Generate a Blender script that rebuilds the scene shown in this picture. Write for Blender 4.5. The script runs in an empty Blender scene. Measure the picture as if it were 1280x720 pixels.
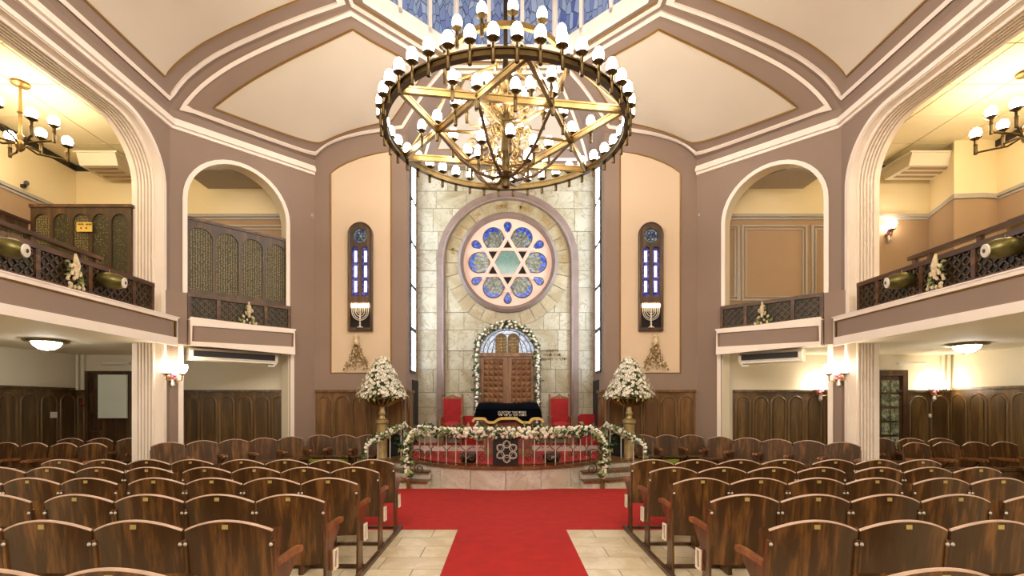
import bpy, bmesh, math, random
from mathutils import Vector, Matrix
RND = random.Random(11)
sc = bpy.context.scene
COL = sc.collection
PI = math.pi

# ------------------------------------------------------------------ camera, world, exposure
cam_d = bpy.data.cameras.new('camera'); cam = bpy.data.objects.new('camera', cam_d); COL.objects.link(cam)
cam.location = (0, 0, 1.5); cam.rotation_euler = (PI/2, 0, 0)
cam_d.sensor_width = 36; cam_d.lens = 36*620/1280; cam_d.shift_x = 8/1280; cam_d.shift_y = 145/1280
cam_d.clip_start = .02; cam_d.clip_end = 100
sc.camera = cam
w = bpy.data.worlds.new('world'); sc.world = w; w.use_nodes = True
w.node_tree.nodes['Background'].inputs[0].default_value = (.75, .85, 1, 1)
w.node_tree.nodes['Background'].inputs[1].default_value = .6
sc.view_settings.view_transform = 'Standard'; sc.view_settings.look = 'None'
sc.view_settings.gamma = 1; sc.view_settings.use_curve_mapping = False
sc.view_settings.exposure = 0.32
E_CHAND = 24.0      # chandelier globes
E_GAL = 46.0        # gallery lamps
E_SCONCE = 30.0
P_REAR = 420.0      # added unseen fill lights behind the viewer, watts each

# ------------------------------------------------------------------ helpers
def lin(c):
    c /= 255.
    return c/12.92 if c <= .04045 else ((c+.055)/1.055)**2.4
def rgb(r, g, b): return (lin(r), lin(g), lin(b), 1)

MATS = {}
def newmat(name):
    m = bpy.data.materials.new(name); m.use_nodes = True
    nt = m.node_tree; MATS[name] = m
    return m, nt, nt.nodes['Principled BSDF']
def N(nt, t, **kw):
    n = nt.nodes.new(t)
    for k, v in kw.items(): setattr(n, k, v)
    return n
def coords(nt, scale=(1, 1, 1), rand=True, kind='Object'):
    tc = N(nt, 'ShaderNodeTexCoord'); mp = N(nt, 'ShaderNodeMapping')
    mp.inputs['Scale'].default_value = scale
    nt.links.new(tc.outputs[kind], mp.inputs['Vector'])
    if rand:
        oi = N(nt, 'ShaderNodeObjectInfo'); mu = N(nt, 'ShaderNodeMath', operation='MULTIPLY'); mu.inputs[1].default_value = 37.
        nt.links.new(oi.outputs['Random'], mu.inputs[0]); nt.links.new(mu.outputs[0], mp.inputs['Location'])
    return mp.outputs[0]
def ramp(nt, fac, stops):
    r = N(nt, 'ShaderNodeValToRGB'); e = r.color_ramp.elements
    while len(e) < len(stops): e.new(.5)
    for k, (p, c) in enumerate(stops): e[k].position = p; e[k].color = c
    nt.links.new(fac, r.inputs[0]); return r.outputs[0]
def noise(nt, vec, scale, detail=3, dist=0):
    n = N(nt, 'ShaderNodeTexNoise'); n.inputs['Scale'].default_value = scale; n.inputs['Detail'].default_value = detail
    n.inputs['Distortion'].default_value = dist
    nt.links.new(vec, n.inputs['Vector']); return n.outputs[0]
def bump(nt, bs, h, strength, dist=.01):
    b = N(nt, 'ShaderNodeBump'); b.inputs['Strength'].default_value = strength; b.inputs['Distance'].default_value = dist
    nt.links.new(h, b.inputs['Height']); nt.links.new(b.outputs[0], bs.inputs['Normal'])
def sc_col(c, k): return (min(1, c[0]*k), min(1, c[1]*k), min(1, c[2]*k), 1)
def pm(name, col, rough=.6, metal=0, var=.06, scale=4, bmp=0, bscale=60, rand=True):
    m, nt, bs = newmat(name)
    v = coords(nt, rand=rand)
    nt.links.new(ramp(nt, noise(nt, v, scale), [(.3, sc_col(col, 1-var)), (.7, sc_col(col, 1+var))]), bs.inputs['Base Color'])
    bs.inputs['Roughness'].default_value = rough; bs.inputs['Metallic'].default_value = metal
    if bmp: bump(nt, bs, noise(nt, v, bscale), bmp)
    return m
def wood(name, dark, light, rough=.35, sx=9, sz=.7, axis='z', coat=.15):
    m, nt, bs = newmat(name)
    s = {'z': (sx, sx, sz), 'x': (sz, sx, sx), 'y': (sx, sz, sx)}[axis]
    v = coords(nt, s)
    n1 = noise(nt, v, 1.3, 5, .6); n2 = noise(nt, v, 7, 3, .2)
    mx = N(nt, 'ShaderNodeMath', operation='MULTIPLY_ADD'); mx.inputs[1].default_value = .35
    nt.links.new(n2, mx.inputs[0]); nt.links.new(n1, mx.inputs[2])
    nt.links.new(ramp(nt, mx.outputs[0], [(.42, dark), (.66, sc_col(dark, 1.5)), (.92, light)]), bs.inputs['Base Color'])
    bs.inputs['Roughness'].default_value = rough; bs.inputs['Coat Weight'].default_value = coat; bs.inputs['Coat Roughness'].default_value = .3
    return m
def marble(name, base, vein, dark, scale=2.2, rough=.28, lo=.42, hi=.58):
    m, nt, bs = newmat(name)
    v = coords(nt)
    n1 = noise(nt, v, scale, 6, 1.6); n2 = noise(nt, v, scale*2.3, 6, 2.2)
    mu = N(nt, 'ShaderNodeMath', operation='SUBTRACT'); nt.links.new(n2, mu.inputs[0]); mu.inputs[1].default_value = .5
    ab = N(nt, 'ShaderNodeMath', operation='ABSOLUTE'); nt.links.new(mu.outputs[0], ab.inputs[0])
    c1 = ramp(nt, n1, [(lo, vein), (hi, base), (.8, sc_col(base, 1.1))])
    c2 = ramp(nt, ab.outputs[0], [(0, (.25, .25, .25, 1)), (.022, (1, 1, 1, 1))])
    mix = N(nt, 'ShaderNodeMix', data_type='RGBA'); nt.links.new(c2, mix.inputs[0]); mix.inputs[6].default_value = dark
    nt.links.new(c1, mix.inputs[7]); nt.links.new(mix.outputs[2], bs.inputs['Base Color'])
    bs.inputs['Roughness'].default_value = rough
    bump(nt, bs, n1, .15)
    return m
def emit(name, col, strength, pattern=None):
    m, nt, bs = newmat(name)
    bs.inputs['Base Color'].default_value = (*col[:3], 1); bs.inputs['Emission Strength'].default_value = strength
    bs.inputs['Emission Color'].default_value = (*col[:3], 1); bs.inputs['Roughness'].default_value = .3
    return m
def glass_pattern(name, cols, scale, strength, stretch=(1, 1, 1), rough=.15):
    m, nt, bs = newmat(name)
    v = coords(nt, stretch)
    vo = N(nt, 'ShaderNodeTexVoronoi'); vo.inputs['Scale'].default_value = scale; nt.links.new(v, vo.inputs['Vector'])
    sep = N(nt, 'ShaderNodeSeparateColor'); nt.links.new(vo.outputs['Color'], sep.inputs[0])
    n = len(cols); r = ramp(nt, sep.outputs[0], [((i+.0)/n, c) for i, c in enumerate(cols)])
    e = N(nt, 'ShaderNodeTexVoronoi', feature='DISTANCE_TO_EDGE'); e.inputs['Scale'].default_value = scale; nt.links.new(v, e.inputs['Vector'])
    k = ramp(nt, e.outputs[0], [(.0, (0, 0, 0, 1)), (.06, (1, 1, 1, 1))])
    mix = N(nt, 'ShaderNodeMix', data_type='RGBA', blend_type='MULTIPLY'); mix.inputs[0].default_value = .8
    nt.links.new(r, mix.inputs[6]); nt.links.new(k, mix.inputs[7])
    nt.links.new(mix.outputs[2], bs.inputs['Base Color']); nt.links.new(mix.outputs[2], bs.inputs['Emission Color'])
    bs.inputs['Emission Strength'].default_value = strength; bs.inputs['Roughness'].default_value = rough
    return m
def perforated(name, dark, light, scale=34, rough=.5):
    m, nt, bs = newmat(name)
    v = coords(nt)
    vo = N(nt, 'ShaderNodeTexVoronoi'); vo.inputs['Scale'].default_value = scale; vo.inputs['Randomness'].default_value = .35
    nt.links.new(v, vo.inputs['Vector'])
    nt.links.new(ramp(nt, vo.outputs['Distance'], [(.22, light), (.42, dark)]), bs.inputs['Base Color'])
    bs.inputs['Roughness'].default_value = rough
    return m

pm('mauve', rgb(146, 125, 111), .7, var=.03, scale=1.5)
pm('cream_vault', rgb(208, 196, 178), .75, var=.03, scale=1)
pm('cream_panel', rgb(222, 199, 170), .7, var=.02, scale=1)
pm('white_trim', rgb(246, 234, 222), .5, var=.02)
pm('cream_wall', rgb(226, 217, 194), .75, var=.03, scale=1)
pm('cream_gallery', rgb(238, 221, 178), .75, var=.03, scale=1)
pm('tan_gallery', rgb(168, 140, 108), .7, var=.03, scale=1)
pm('grey_soffit', rgb(178, 170, 158), .8, var=.05, scale=20)
pm('ceiling_tile', rgb(240, 226, 186), .8, var=.03, scale=2)
pm('tile_gap', rgb(150, 130, 90), .8)
pm('black_band', rgb(44, 40, 34), .5)
pm('gold_line', rgb(150, 112, 52), .45, .35, var=.1)
pm('brass', rgb(160, 134, 86), .36, 1, var=.12, scale=9)
pm('brass_dark', rgb(92, 76, 48), .36, 1, var=.2, scale=9)
pm('gold_fringe', rgb(216, 188, 110), .7, var=.2, scale=60)
pm('silver', rgb(214, 210, 200), .35, .35, var=.1)
pm('olive_brass', rgb(104, 97, 56), .36, .8, var=.25, scale=3)
pm('urn_brass', rgb(176, 156, 108), .4, .55, var=.2, scale=9)
pm('white_plastic', rgb(235, 230, 218), .4, var=.02)
pm('black_plastic', rgb(18, 18, 20), .5, var=.2)
pm('board_white', rgb(226, 232, 218), .45, var=.02)
pm('red_carpet', rgb(172, 24, 22), .95, var=.12, scale=7, bmp=.5, bscale=300)
pm('red_velvet', rgb(156, 22, 24), .8, var=.2, scale=8)
pm('navy_velvet', rgb(5, 6, 14), 1.0, var=.4, scale=5)
pm('wine_cloth', rgb(120, 70, 62), .8, var=.2, scale=14)
pm('yellow_sign', rgb(232, 198, 96), .6, var=.04)
pm('red_dot', rgb(150, 34, 26), .6)
pm('ink', rgb(96, 66, 28), .7)
pm('leaf', rgb(46, 74, 38), .6, var=.5, scale=20)
pm('leaf_light', rgb(132, 142, 86), .6, var=.4, scale=20)
pm('petal', rgb(246, 241, 226), .6, var=.06, scale=20)
pm('dried', rgb(150, 122, 82), .8, var=.45, scale=24)
pm('dried_light', rgb(214, 196, 160), .8, var=.25, scale=24)
pm('pink_flower', rgb(206, 130, 150), .7, var=.2, scale=20)
pm('plaster_pink', rgb(240, 208, 190), .6, var=.02)
pm('grey_marble', rgb(126, 106, 96), .4, var=.14, scale=5)
pm('tablet_brown', rgb(104, 82, 52), .5, var=.15, scale=12)
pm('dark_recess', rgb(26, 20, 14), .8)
pm('green_cushion', rgb(150, 165, 60), .8, var=.1)
pm('stone_joint', rgb(120, 108, 84), .8)
pm('floor_joint', rgb(120, 108, 88), .8)
pm('plate_brass', rgb(196, 176, 108), .35, .2, var=.1)
pm('chair_edge', rgb(186, 158, 138), .4, var=.12, scale=12)
pm('sandstone_floor', rgb(212, 184, 130), .5, var=.06)
pm('light_grille', rgb(30, 30, 34), .5)
wood('wood_mould_lit', rgb(84, 62, 34), rgb(136, 104, 62), .35, 6, .6)  # paler than the panels: highlights on the mouldings put into the colour
wood('wood_panel', rgb(66, 48, 24), rgb(124, 94, 50), .4, 6, .6)
wood('wood_dark', rgb(56, 38, 20), rgb(110, 78, 46), .4, 6, .6)
wood('wood_rail', rgb(62, 40, 24), rgb(120, 84, 54), .35, 6, .6, 'y')
wood('chair_wood', rgb(60, 39, 18), rgb(134, 92, 47), .32, 11, .5)
wood('chair_arm', rgb(104, 66, 36), rgb(168, 112, 68), .3, 8, .6)
wood('wood_ark', rgb(106, 74, 46), rgb(162, 122, 84), .4, 8, .6)
wood('wood_front', rgb(86, 58, 26), rgb(142, 102, 54), .4, 6, .6)
marble('stone', rgb(184, 179, 158), rgb(156, 145, 114), rgb(136, 112, 72), .9, .28, .34, .60)
marble('stone_arch', rgb(172, 160, 128), rgb(150, 134, 98), rgb(128, 108, 70), 1.4)
marble('marble_pale', rgb(216, 212, 204), rgb(198, 190, 176), rgb(168, 156, 138), 1.4)
marble('floor_tile', rgb(216, 204, 178), rgb(200, 184, 152), rgb(190, 172, 140), 1.6, .32)
perforated('screen_fill', rgb(58, 54, 28), rgb(164, 146, 92))
perforated('lattice_fill', rgb(20, 24, 14), rgb(92, 92, 58), 40)
glass_pattern('glass_lantern', [rgb(64, 78, 140), rgb(118, 136, 168), rgb(138, 152, 180), rgb(88, 104, 156), rgb(128, 142, 170), rgb(104, 122, 160)], 10, .3, (1, 1, .42))
glass_pattern('glass_blue', [rgb(20, 30, 110), rgb(40, 70, 180), rgb(28, 44, 150), rgb(70, 110, 200)], 26, .25)
glass_pattern('glass_olive', [rgb(96, 96, 66), rgb(130, 128, 92), rgb(70, 74, 50), rgb(140, 150, 130)], 22, .12)
glass_pattern('glass_teal', [rgb(70, 116, 106), rgb(100, 150, 140), rgb(84, 130, 120)], 42, .15)
glass_pattern('glass_violet', [rgb(60, 50, 120), rgb(110, 100, 180), rgb(40, 40, 110)], 22, .35)
glass_pattern('glass_rosette', [rgb(60, 90, 110), rgb(130, 160, 150), rgb(50, 60, 130)], 18, .3)
emit('glass_pale', rgb(200, 210, 245), 1.1)
emit('glass_day', rgb(225, 240, 255), 10.0)
glass_pattern('glass_lunette', [rgb(176, 196, 212), rgb(214, 224, 230), rgb(196, 212, 222)], 9, .4)
glass_pattern('door_glass', [rgb(120, 126, 100), rgb(150, 150, 120), rgb(100, 106, 84)], 12, .08)
emit('globe', (1, .92, .80), E_CHAND)
emit('globe_gallery', (1, .84, .60), E_GAL)
emit('globe_sconce', (1, .86, .66), E_SCONCE)
emit('flame', (1, .62, .30), 14)
emit('dome_glass', (1, .96, .88), 42)

MATS['navy_velvet'].node_tree.nodes['Principled BSDF'].inputs['Specular IOR Level'].default_value = .05
class MB:
    def __init__(s, mx=False): s.v = []; s.f = []; s.mi = []; s.mx = mx; s.cur = 0
    def add(s, vs, fs):
        o = len(s.v); s.v += [tuple(v) for v in vs]
        s.f += [tuple(i+o for i in f) for f in fs]; s.mi += [s.cur]*len(fs); return s
    def box(s, x0, x1, y0, y1, z0, z1, M=None):
        vs = [Vector((x, y, z)) for z in (z0, z1) for y in (y0, y1) for x in (x0, x1)]
        if M: vs = [M @ v for v in vs]
        return s.add(vs, [(0, 2, 3, 1), (4, 5, 7, 6), (0, 1, 5, 4), (2, 6, 7, 3), (0, 4, 6, 2), (1, 3, 7, 5)])
    def prism(s, loop, h0, h1, M=None):
        n = len(loop); vs = [Vector((p[0], p[1], h0)) for p in loop]+[Vector((p[0], p[1], h1)) for p in loop]
        if M: vs = [M @ v for v in vs]
        return s.add(vs, [tuple(range(n))[::-1], tuple(range(n, 2*n))]+[(i, (i+1) % n, n+(i+1) % n, n+i) for i in range(n)])
    def tube(s, pts, r, n=6, closed=False, radii=None, cap=True):
        pts = [Vector(p) for p in pts]; m = len(pts); T = []
        for i in range(m):
            a = pts[(i-1) % m] if (closed or i > 0) else pts[i]; b = pts[(i+1) % m] if (closed or i < m-1) else pts[i]
            t = (b-a); T.append(t.normalized() if t.length > 1e-9 else Vector((0, 0, 1)))
        up = Vector((0, 0, 1)) if abs(T[0].z) < .9 else Vector((1, 0, 0))
        u = T[0].cross(up).normalized(); vs = []
        for i in range(m):
            u = (u-T[i]*u.dot(T[i])); u = u.normalized() if u.length > 1e-6 else T[i].orthogonal().normalized()
            w_ = T[i].cross(u); rr = radii[i] if radii else r
            vs += [pts[i]+(u*math.cos(2*PI*k/n)+w_*math.sin(2*PI*k/n))*rr for k in range(n)]
        fs = []
        for i in range(m if closed else m-1):
            j = (i+1) % m
            fs += [(i*n+k, i*n+(k+1) % n, j*n+(k+1) % n, j*n+k) for k in range(n)]
        if not closed and cap: fs += [tuple(range(n))[::-1], tuple(range((m-1)*n, m*n))]
        return s.add(vs, fs)
    def strip(s, pts, nrm, w_, h, closed=False, base=-.004):
        """rectangular moulding swept along a path on a surface: w_ across, h proud of it"""
        pts = [Vector(p) for p in pts]; m = len(pts)
        nr = [Vector(q) for q in nrm] if not isinstance(nrm, Vector) else [nrm]*m
        vs = []
        for i in range(m):
            a = pts[(i-1) % m] if (closed or i > 0) else pts[i]; b = pts[(i+1) % m] if (closed or i < m-1) else pts[i]
            t = (b-a).normalized(); nn = (nr[i]-t*nr[i].dot(t)).normalized(); bn = t.cross(nn)
            k = 1.
            if (closed or 0 < i < m-1):
                d1 = (pts[i]-a).normalized(); k = 1/max(.4, d1.dot(t))
            c = pts[i]
            vs += [c+bn*w_/2*k+nn*base, c+bn*w_/2*k+nn*h, c-bn*w_/2*k+nn*h, c-bn*w_/2*k+nn*base]
        fs = []
        for i in range(m if closed else m-1):
            j = (i+1) % m
            fs += [(i*4+k, i*4+(k+1) % 4, j*4+(k+1) % 4, j*4+k) for k in range(4)]
        if not closed: fs += [(3, 2, 1, 0), tuple((m-1)*4+k for k in range(4))]
        return s.add(vs, fs)
    def lathe(s, prof, n=16, c=(0, 0, 0), M=None, sy=1):
        vs = []; m = len(prof)
        for r, z in prof:
            for k in range(n):
                v = Vector((r*math.cos(2*PI*k/n), r*sy*math.sin(2*PI*k/n), z))
                vs.append((M @ v if M else v)+Vector(c))
        fs = [(i*n+k, i*n+(k+1) % n, (i+1)*n+(k+1) % n, (i+1)*n+k) for i in range(m-1) for k in range(n)]
        fs += [tuple(range(n))[::-1], tuple(range((m-1)*n, m*n))]
        return s.add(vs, fs)
    def ball(s, c, rx, ry=None, rz=None, n=8, m=5):
        ry = ry or rx; rz = rz or rx
        vs = [Vector(c)+Vector((0, 0, -rz))]
        for i in range(1, m):
            a = -PI/2+PI*i/m
            vs += [Vector(c)+Vector((rx*math.cos(a)*math.cos(2*PI*k/n), ry*math.cos(a)*math.sin(2*PI*k/n), rz*math.sin(a))) for k in range(n)]
        vs.append(Vector(c)+Vector((0, 0, rz))); L = len(vs)-1
        fs = [(0, 1+(k+1) % n, 1+k) for k in range(n)]
        for i in range(m-2):
            fs += [(1+i*n+k, 1+i*n+(k+1) % n, 1+(i+1)*n+(k+1) % n, 1+(i+1)*n+k) for k in range(n)]
        fs += [(L, 1+(m-2)*n+k, 1+(m-2)*n+(k+1) % n) for k in range(n)]
        return s.add(vs, fs)
    def mesh(s, name, mats, origin=(0, 0, 0), smooth=True):
        me = bpy.data.meshes.new(name); o = Vector(origin)
        vs = [((-v[0] if s.mx else v[0])-o.x, v[1]-o.y, v[2]-o.z) for v in s.v]
        fs = [f[::-1] for f in s.f] if s.mx else s.f
        me.from_pydata(vs, [], fs)
        for m in (mats if isinstance(mats, (list, tuple)) else [mats]): me.materials.append(MATS[m])
        if max(s.mi, default=0): me.polygons.foreach_set('material_index', s.mi)
        me.update()
        if smooth:
            me.shade_smooth(); me.set_sharp_from_angle(angle=math.radians(38))
        return me

ORG = {}
def link(name, me, parent=None, **props):
    o = bpy.data.objects.new(name, me); COL.objects.link(o)
    if parent: o.parent = parent; ORG[o.name] = ORG.get(parent.name, Vector())
    for k, v in props.items(): o[k] = v
    return o
def build(mb, name, mats, parent=None, smooth=True, **props):
    """mesh object from world coordinates; a child is stored relative to its thing's base"""
    if parent: return link(name, mb.mesh(name, mats, ORG.get(parent.name, Vector()), smooth), parent, **props)
    xs = [(-v[0] if mb.mx else v[0]) for v in mb.v]; ys = [v[1] for v in mb.v]; zs = [v[2] for v in mb.v]
    og = Vector(((min(xs)+max(xs))/2, (min(ys)+max(ys))/2, min(zs)))
    o = link(name, mb.mesh(name, mats, og, smooth), None, **props)
    o.location = og; ORG[o.name] = og
    return o
def empty(name, loc, mx=False, **props):
    o = bpy.data.objects.new(name, None); COL.objects.link(o); o.empty_display_size = .1
    o.location = (-loc[0] if mx else loc[0], loc[1], loc[2]); ORG[o.name] = Vector(o.location)
    for k, v in props.items(): o[k] = v
    return o
def struct(mb, name, mats, parent=None, smooth=True):
    return build(mb, name, mats, parent, smooth, **({} if parent else {'kind': 'structure'}))
def plate(loops, depth, M, name, mat, parent=None, mx=False, **props):
    """flat plate with holes: 2-D loops filled and extruded, placed by M (local z is the thickness, centred)"""
    cu = bpy.data.curves.new(name, 'CURVE'); cu.dimensions = '2D'; cu.fill_mode = 'BOTH'; cu.extrude = depth/2
    for lp in loops:
        sp = cu.splines.new('POLY'); sp.points.add(len(lp)-1); sp.use_cyclic_u = True
        for p, q in zip(sp.points, lp): p.co = (q[0], q[1], 0, 1)
    ob = bpy.data.objects.new(name, cu); me = bpy.data.meshes.new_from_object(ob); bpy.data.objects.remove(ob); bpy.data.curves.remove(cu)
    mb = MB(mx); mb.add([M @ v.co for v in me.vertices], [tuple(p.vertices) for p in me.polygons]); bpy.data.meshes.remove(me)
    return build(mb, name, mat, parent, False, **props)
def text_mb(txt, size, depth, M, font=None, mx=False, space=1.0):
    cu = bpy.data.curves.new('t', 'FONT'); cu.body = txt; cu.size = size; cu.extrude = depth; cu.align_x = 'CENTER'; cu.align_y = 'CENTER'; cu.space_character = space
    cu.resolution_u = 2
    ob = bpy.data.objects.new('t', cu); me = bpy.data.meshes.new_from_object(ob); bpy.data.objects.remove(ob); bpy.data.curves.remove(cu)
    mb = MB(mx); mb.add([M @ v.co for v in me.vertices], [tuple(p.vertices) for p in me.polygons]); bpy.data.meshes.remove(me)
    return mb
def frame(o, ex, ey, ez):
    return Matrix(((ex[0], ey[0], ez[0], o[0]), (ex[1], ey[1], ez[1], o[1]), (ex[2], ey[2], ez[2], o[2]), (0, 0, 0, 1)))
def WALLXZ(o): return frame(o, (1, 0, 0), (0, 0, 1), (0, -1, 0))   # x right, y up, thickness toward the camera
def arc(cx, cy, r, a0, a1, n, ry=None):
    ry = ry or r
    return [(cx+r*math.cos(math.radians(a0+(a1-a0)*k/n)), cy+ry*math.sin(math.radians(a0+(a1-a0)*k/n))) for k in range(n+1)]
def arched(x0, x1, z0, z1, n=10):
    """closed loop: rectangle with a round top"""
    r = (x1-x0)/2
    return [(x0, z0), (x1, z0)]+arc((x0+x1)/2, z1-r, r, 0, 180, n)
def stadium(x0, x1, z0, z1, n=8):
    r = (x1-x0)/2
    return arc((x0+x1)/2, z0+r, r, 180, 360, n)+arc((x0+x1)/2, z1-r, r, 0, 180, n)
def interp(tab, t):
    for (a, va), (b, vb) in zip(tab, tab[1:]):
        if t <= b: return va+(vb-va)*(t-a)/(b-a)
    return tab[-1][1]
def copy_tree(o, parent=None, **props):
    c = o.copy(); COL.objects.link(c)
    if parent: c.parent = parent
    for k, v in props.items(): c[k] = v
    for ch in list(o.children): copy_tree(ch, c)
    return c
ORD = ['first', 'second', 'third', 'fourth', 'fifth', 'sixth', 'seventh', 'eighth', 'ninth', 'tenth', 'eleventh', 'twelfth']
SIDE = {False: 'left', True: 'right'}

# ------------------------------------------------------------------ plan of the hall
XS = 5.93; YA = 8.76; YF = 10.6; XB = 4.09; XN = 2.12; YW = 11.95; YC = 7.04; YR = -4.0
XO = {False: 9.18, True: 9.5}          # outer walls left, right
ZV = 6.72; ZL = 8.0; ZK = 7.3
dv = Vector((.7071, .7071, 0)); nv = Vector((.7071, -.7071, 0)); Apt = Vector((-XS, YA, 0))
def D(s, off, z): return Apt+dv*s+nv*off+Vector((0, 0, z))
MD = frame(Apt, dv, (0, 0, 1), nv)     # diagonal wall frame: x along wall, y up, z into the room
OA, AP, PO = 2.6, 2.28, 2.2            # apothems of the lantern
def octv(a, z):
    r = a/math.cos(PI/8)
    return [Vector((r*math.sin(PI/8+k*PI/4), YC+r*math.cos(PI/8+k*PI/4), z)) for k in range(8)]
P1 = Vector((-OA, YC+OA*math.tan(PI/8), ZL)); P2 = Vector((-OA*math.tan(PI/8), YC+OA, ZL))

# ------------------------------------------------------------------ floor
m = MB(); m.box(-9.7, 9.9, YR, 12.3, -.2, -.012); floor = struct(m, 'floor', 'floor_joint')
def tile_range(xs, ys, seed):
    k = 0
    for j in range(len(ys)-1):
        sh = .0 if j % 2 else .3
        for i in range(len(xs)-1):
            a = max(xs[0], xs[i]-sh); b = min(xs[-1], xs[i+1]-sh if i < len(xs)-2 else xs[-1])
            t = MB(); t.box(a+.004, b-.004, ys[j]+.004, ys[j+1]-.004, -.012, 0); struct(t, 'floor_tile', 'floor_tile', floor, False)
tile_range([-2.4+.62*i for i in range(9)], [2.7+.36*i for i in range(11)], 1)
for (a, b, c, d) in ((-9.7, -2.402, YR, 12.3), (2.562, 9.9, YR, 12.3), (-2.4, 2.56, YR, 2.698), (-2.4, 2.56, 6.662, 12.3)):
    t = MB(); t.box(a, b, c, d, -.012, 0); struct(t, 'floor_slab', 'floor_tile', floor, False)

# ------------------------------------------------------------------ walls of the side aisles and galleries
def side_structure(mx):
    S = SIDE[mx]; X = XO[mx]
    mats = ['cream_wall', 'tan_gallery', 'cream_gallery']
    m = MB(mx)
    for i, (z0, z1) in enumerate(((0, 2.55), (2.55, 5.5), (5.5, 7.2))):
        m.cur = i; m.box(-X-.2, -X, YR, YF, z0, z1)
    struct(m, 'wall_%s' % S, mats)
    m = MB(mx)
    for i, (z0, z1) in enumerate(((0, 2.55), (2.55, 5.5), (5.5, 7.2))):
        m.cur = i; m.box(-X-.2, -XB-.004, YF, YF+.2, z0, z1)
    struct(m, 'wall_end_%s' % S, mats)
    m = MB(mx); m.box(-XB, -XN, YF, YF+.14, 0, 8.3); struct(m, 'wall_front_%s' % S, 'mauve')
    # diagonal wall with the tall arched opening
    s0, s1, zs = .19, 2.08, 5.2; cs = (s0+s1)/2; r = (s1-s0)/2
    op = [(s1, 0)]+[(cs+r*math.cos(a), zs+r*math.sin(a)) for a in [PI*k/20 for k in range(21)]]+[(s0, 0)]
    m = MB(mx); m.prism([(0, 0)]+op[::-1]+[(2.6, 0), (2.6, 7.0), (0, 7.0)], -.38, 0, MD)
    dw = struct(m, 'wall_diagonal_%s' % S, 'mauve')
    m = MB(mx); m.strip([MD @ Vector((p[0], p[1], 0)) for p in [(s1-.035, 2.6)]+[(cs+(r-.035)*math.cos(a), zs+(r-.035)*math.sin(a)) for a in [PI*k/20 for k in range(21)]]+[(s0+.035, 2.6)]], nv, .075, .03)
    struct(m, 'arch_trim', 'white_trim', dw)
    # plaster lining of the opening (soffit and jambs)
    m = MB(mx); q = [(s1-.001, 0)]+[(cs+(r-.001)*math.cos(a), zs+(r-.001)*math.sin(a)) for a in [PI*k/20 for k in range(21)]]+[(s0+.001, 0)]
    q2 = [(s1-.02, 0)]+[(cs+(r-.02)*math.cos(a), zs+(r-.02)*math.sin(a)) for a in [PI*k/20 for k in range(21)]]+[(s0+.02, 0)]
    m.prism(q+q2[::-1], -.37, -.005, MD); struct(m, 'arch_lining', 'cream_wall', dw)
    for s in (s0-.03, s1+.05):                                     # pilaster strips under the balcony
        m = MB(mx); m.strip([D(s, 0, 0), D(s, 0, 2.56)], nv, .075, .03); struct(m, 'pilaster_strip', 'white_trim', dw)
    # long side wall: flat-headed opening with rounded corner
    ye, zt, rc = 8.57, 6.16, .92
    path = [(ye, 0)]+[(ye-rc+rc*math.cos(a), zt-rc+rc*math.sin(a)) for a in [PI/2*k/14 for k in range(15)]]+[(YR+.6, zt)]
    MS = frame((-XS, 0, 0), (0, 1, 0), (0, 0, 1), (1, 0, 0))
    m = MB(mx); m.prism([(YA, 0)]+[(YA, 7.2), (YR, 7.2), (YR, 0), (YR+.6, 0)]+path[::-1], -.52, 0, MS)
    sw = struct(m, 'wall_side_%s' % S, 'mauve')
    def soff(off, x): # a path on the soffit, moved inward by off
        p = [(ye-off, 0)]+[(ye-rc+(rc-off)*math.cos(a), zt-rc+(rc-off)*math.sin(a)) for a in [PI/2*k/14 for k in range(15)]]+[(YR+.6, zt-off)]
        return [Vector((-XS-x, a, b)) for a, b in p]
    nr = [Vector((0, -1, 0))]+[Vector((0, -math.cos(PI/2*k/14), -math.sin(PI/2*k/14))) for k in range(15)]+[Vector((0, 0, -1))]
    m = MB(mx); m.strip([p+Vector((.0, 0, 0)) for p in soff(-.035, 0)], Vector((1, 0, 0)), .07, .025); struct(m, 'arch_trim', 'white_trim', sw)
    m = MB(mx); m.strip(soff(0, .26), nr, .52, .012); struct(m, 'soffit', 'white_trim', sw)
    for k in range(6):
        m = MB(mx); m.strip(soff(.01, .13+.056*k), nr, .026, .045); struct(m, 'flute', 'white_trim', sw)
    # cornice along side and diagonal walls
    for z, hh, pr in ((6.40, .05, .05), (6.465, .07, .10), (6.53, .05, .07)):
        m = MB(mx); pts = [Vector((-XS, YR, z)), Vector((-XS, YA, z)), D(2.6, 0, z)]
        nn = [Vector((1, 0, 0)), Vector((.9239, -.3827, 0)), nv]
        m.strip(pts, nn, hh, pr); struct(m, 'cornice', 'white_trim', sw)
    # corner pier below the gallery, panel edged in white
    m = MB(mx); m.strip([Vector((-XS, 8.6, 0)), Vector((-XS, 8.6, 2.55))], Vector((1, 0, 0)), .07, .03); struct(m, 'pilaster_strip', 'white_trim', sw)
    # gallery slab, under-ceiling, fascia
    m = MB(mx); m.box(-X, -5.78, YR, 8.56, 2.55, 2.9); m.box(-X, -6.46, 8.56, YF, 2.55, 2.9)
    m.prism([(-6.46, 8.57), (-6.0, 8.72), (-5.9, 8.8), (-4.14, 10.55), (-4.14, YF), (-6.46, YF)], 2.552, 2.9)
    g = struct(m, 'gallery_floor_%s' % S, 'cream_wall')
    m = MB(mx); m.box(-5.79, -5.75, YR, 8.7, 2.55, 3.0); m.box(-5.93, -5.75, 8.6, 8.7, 2.56, 3.0); struct(m, 'fascia', 'mauve', g)
    ex = Vector((1, 0, 0))
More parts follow.
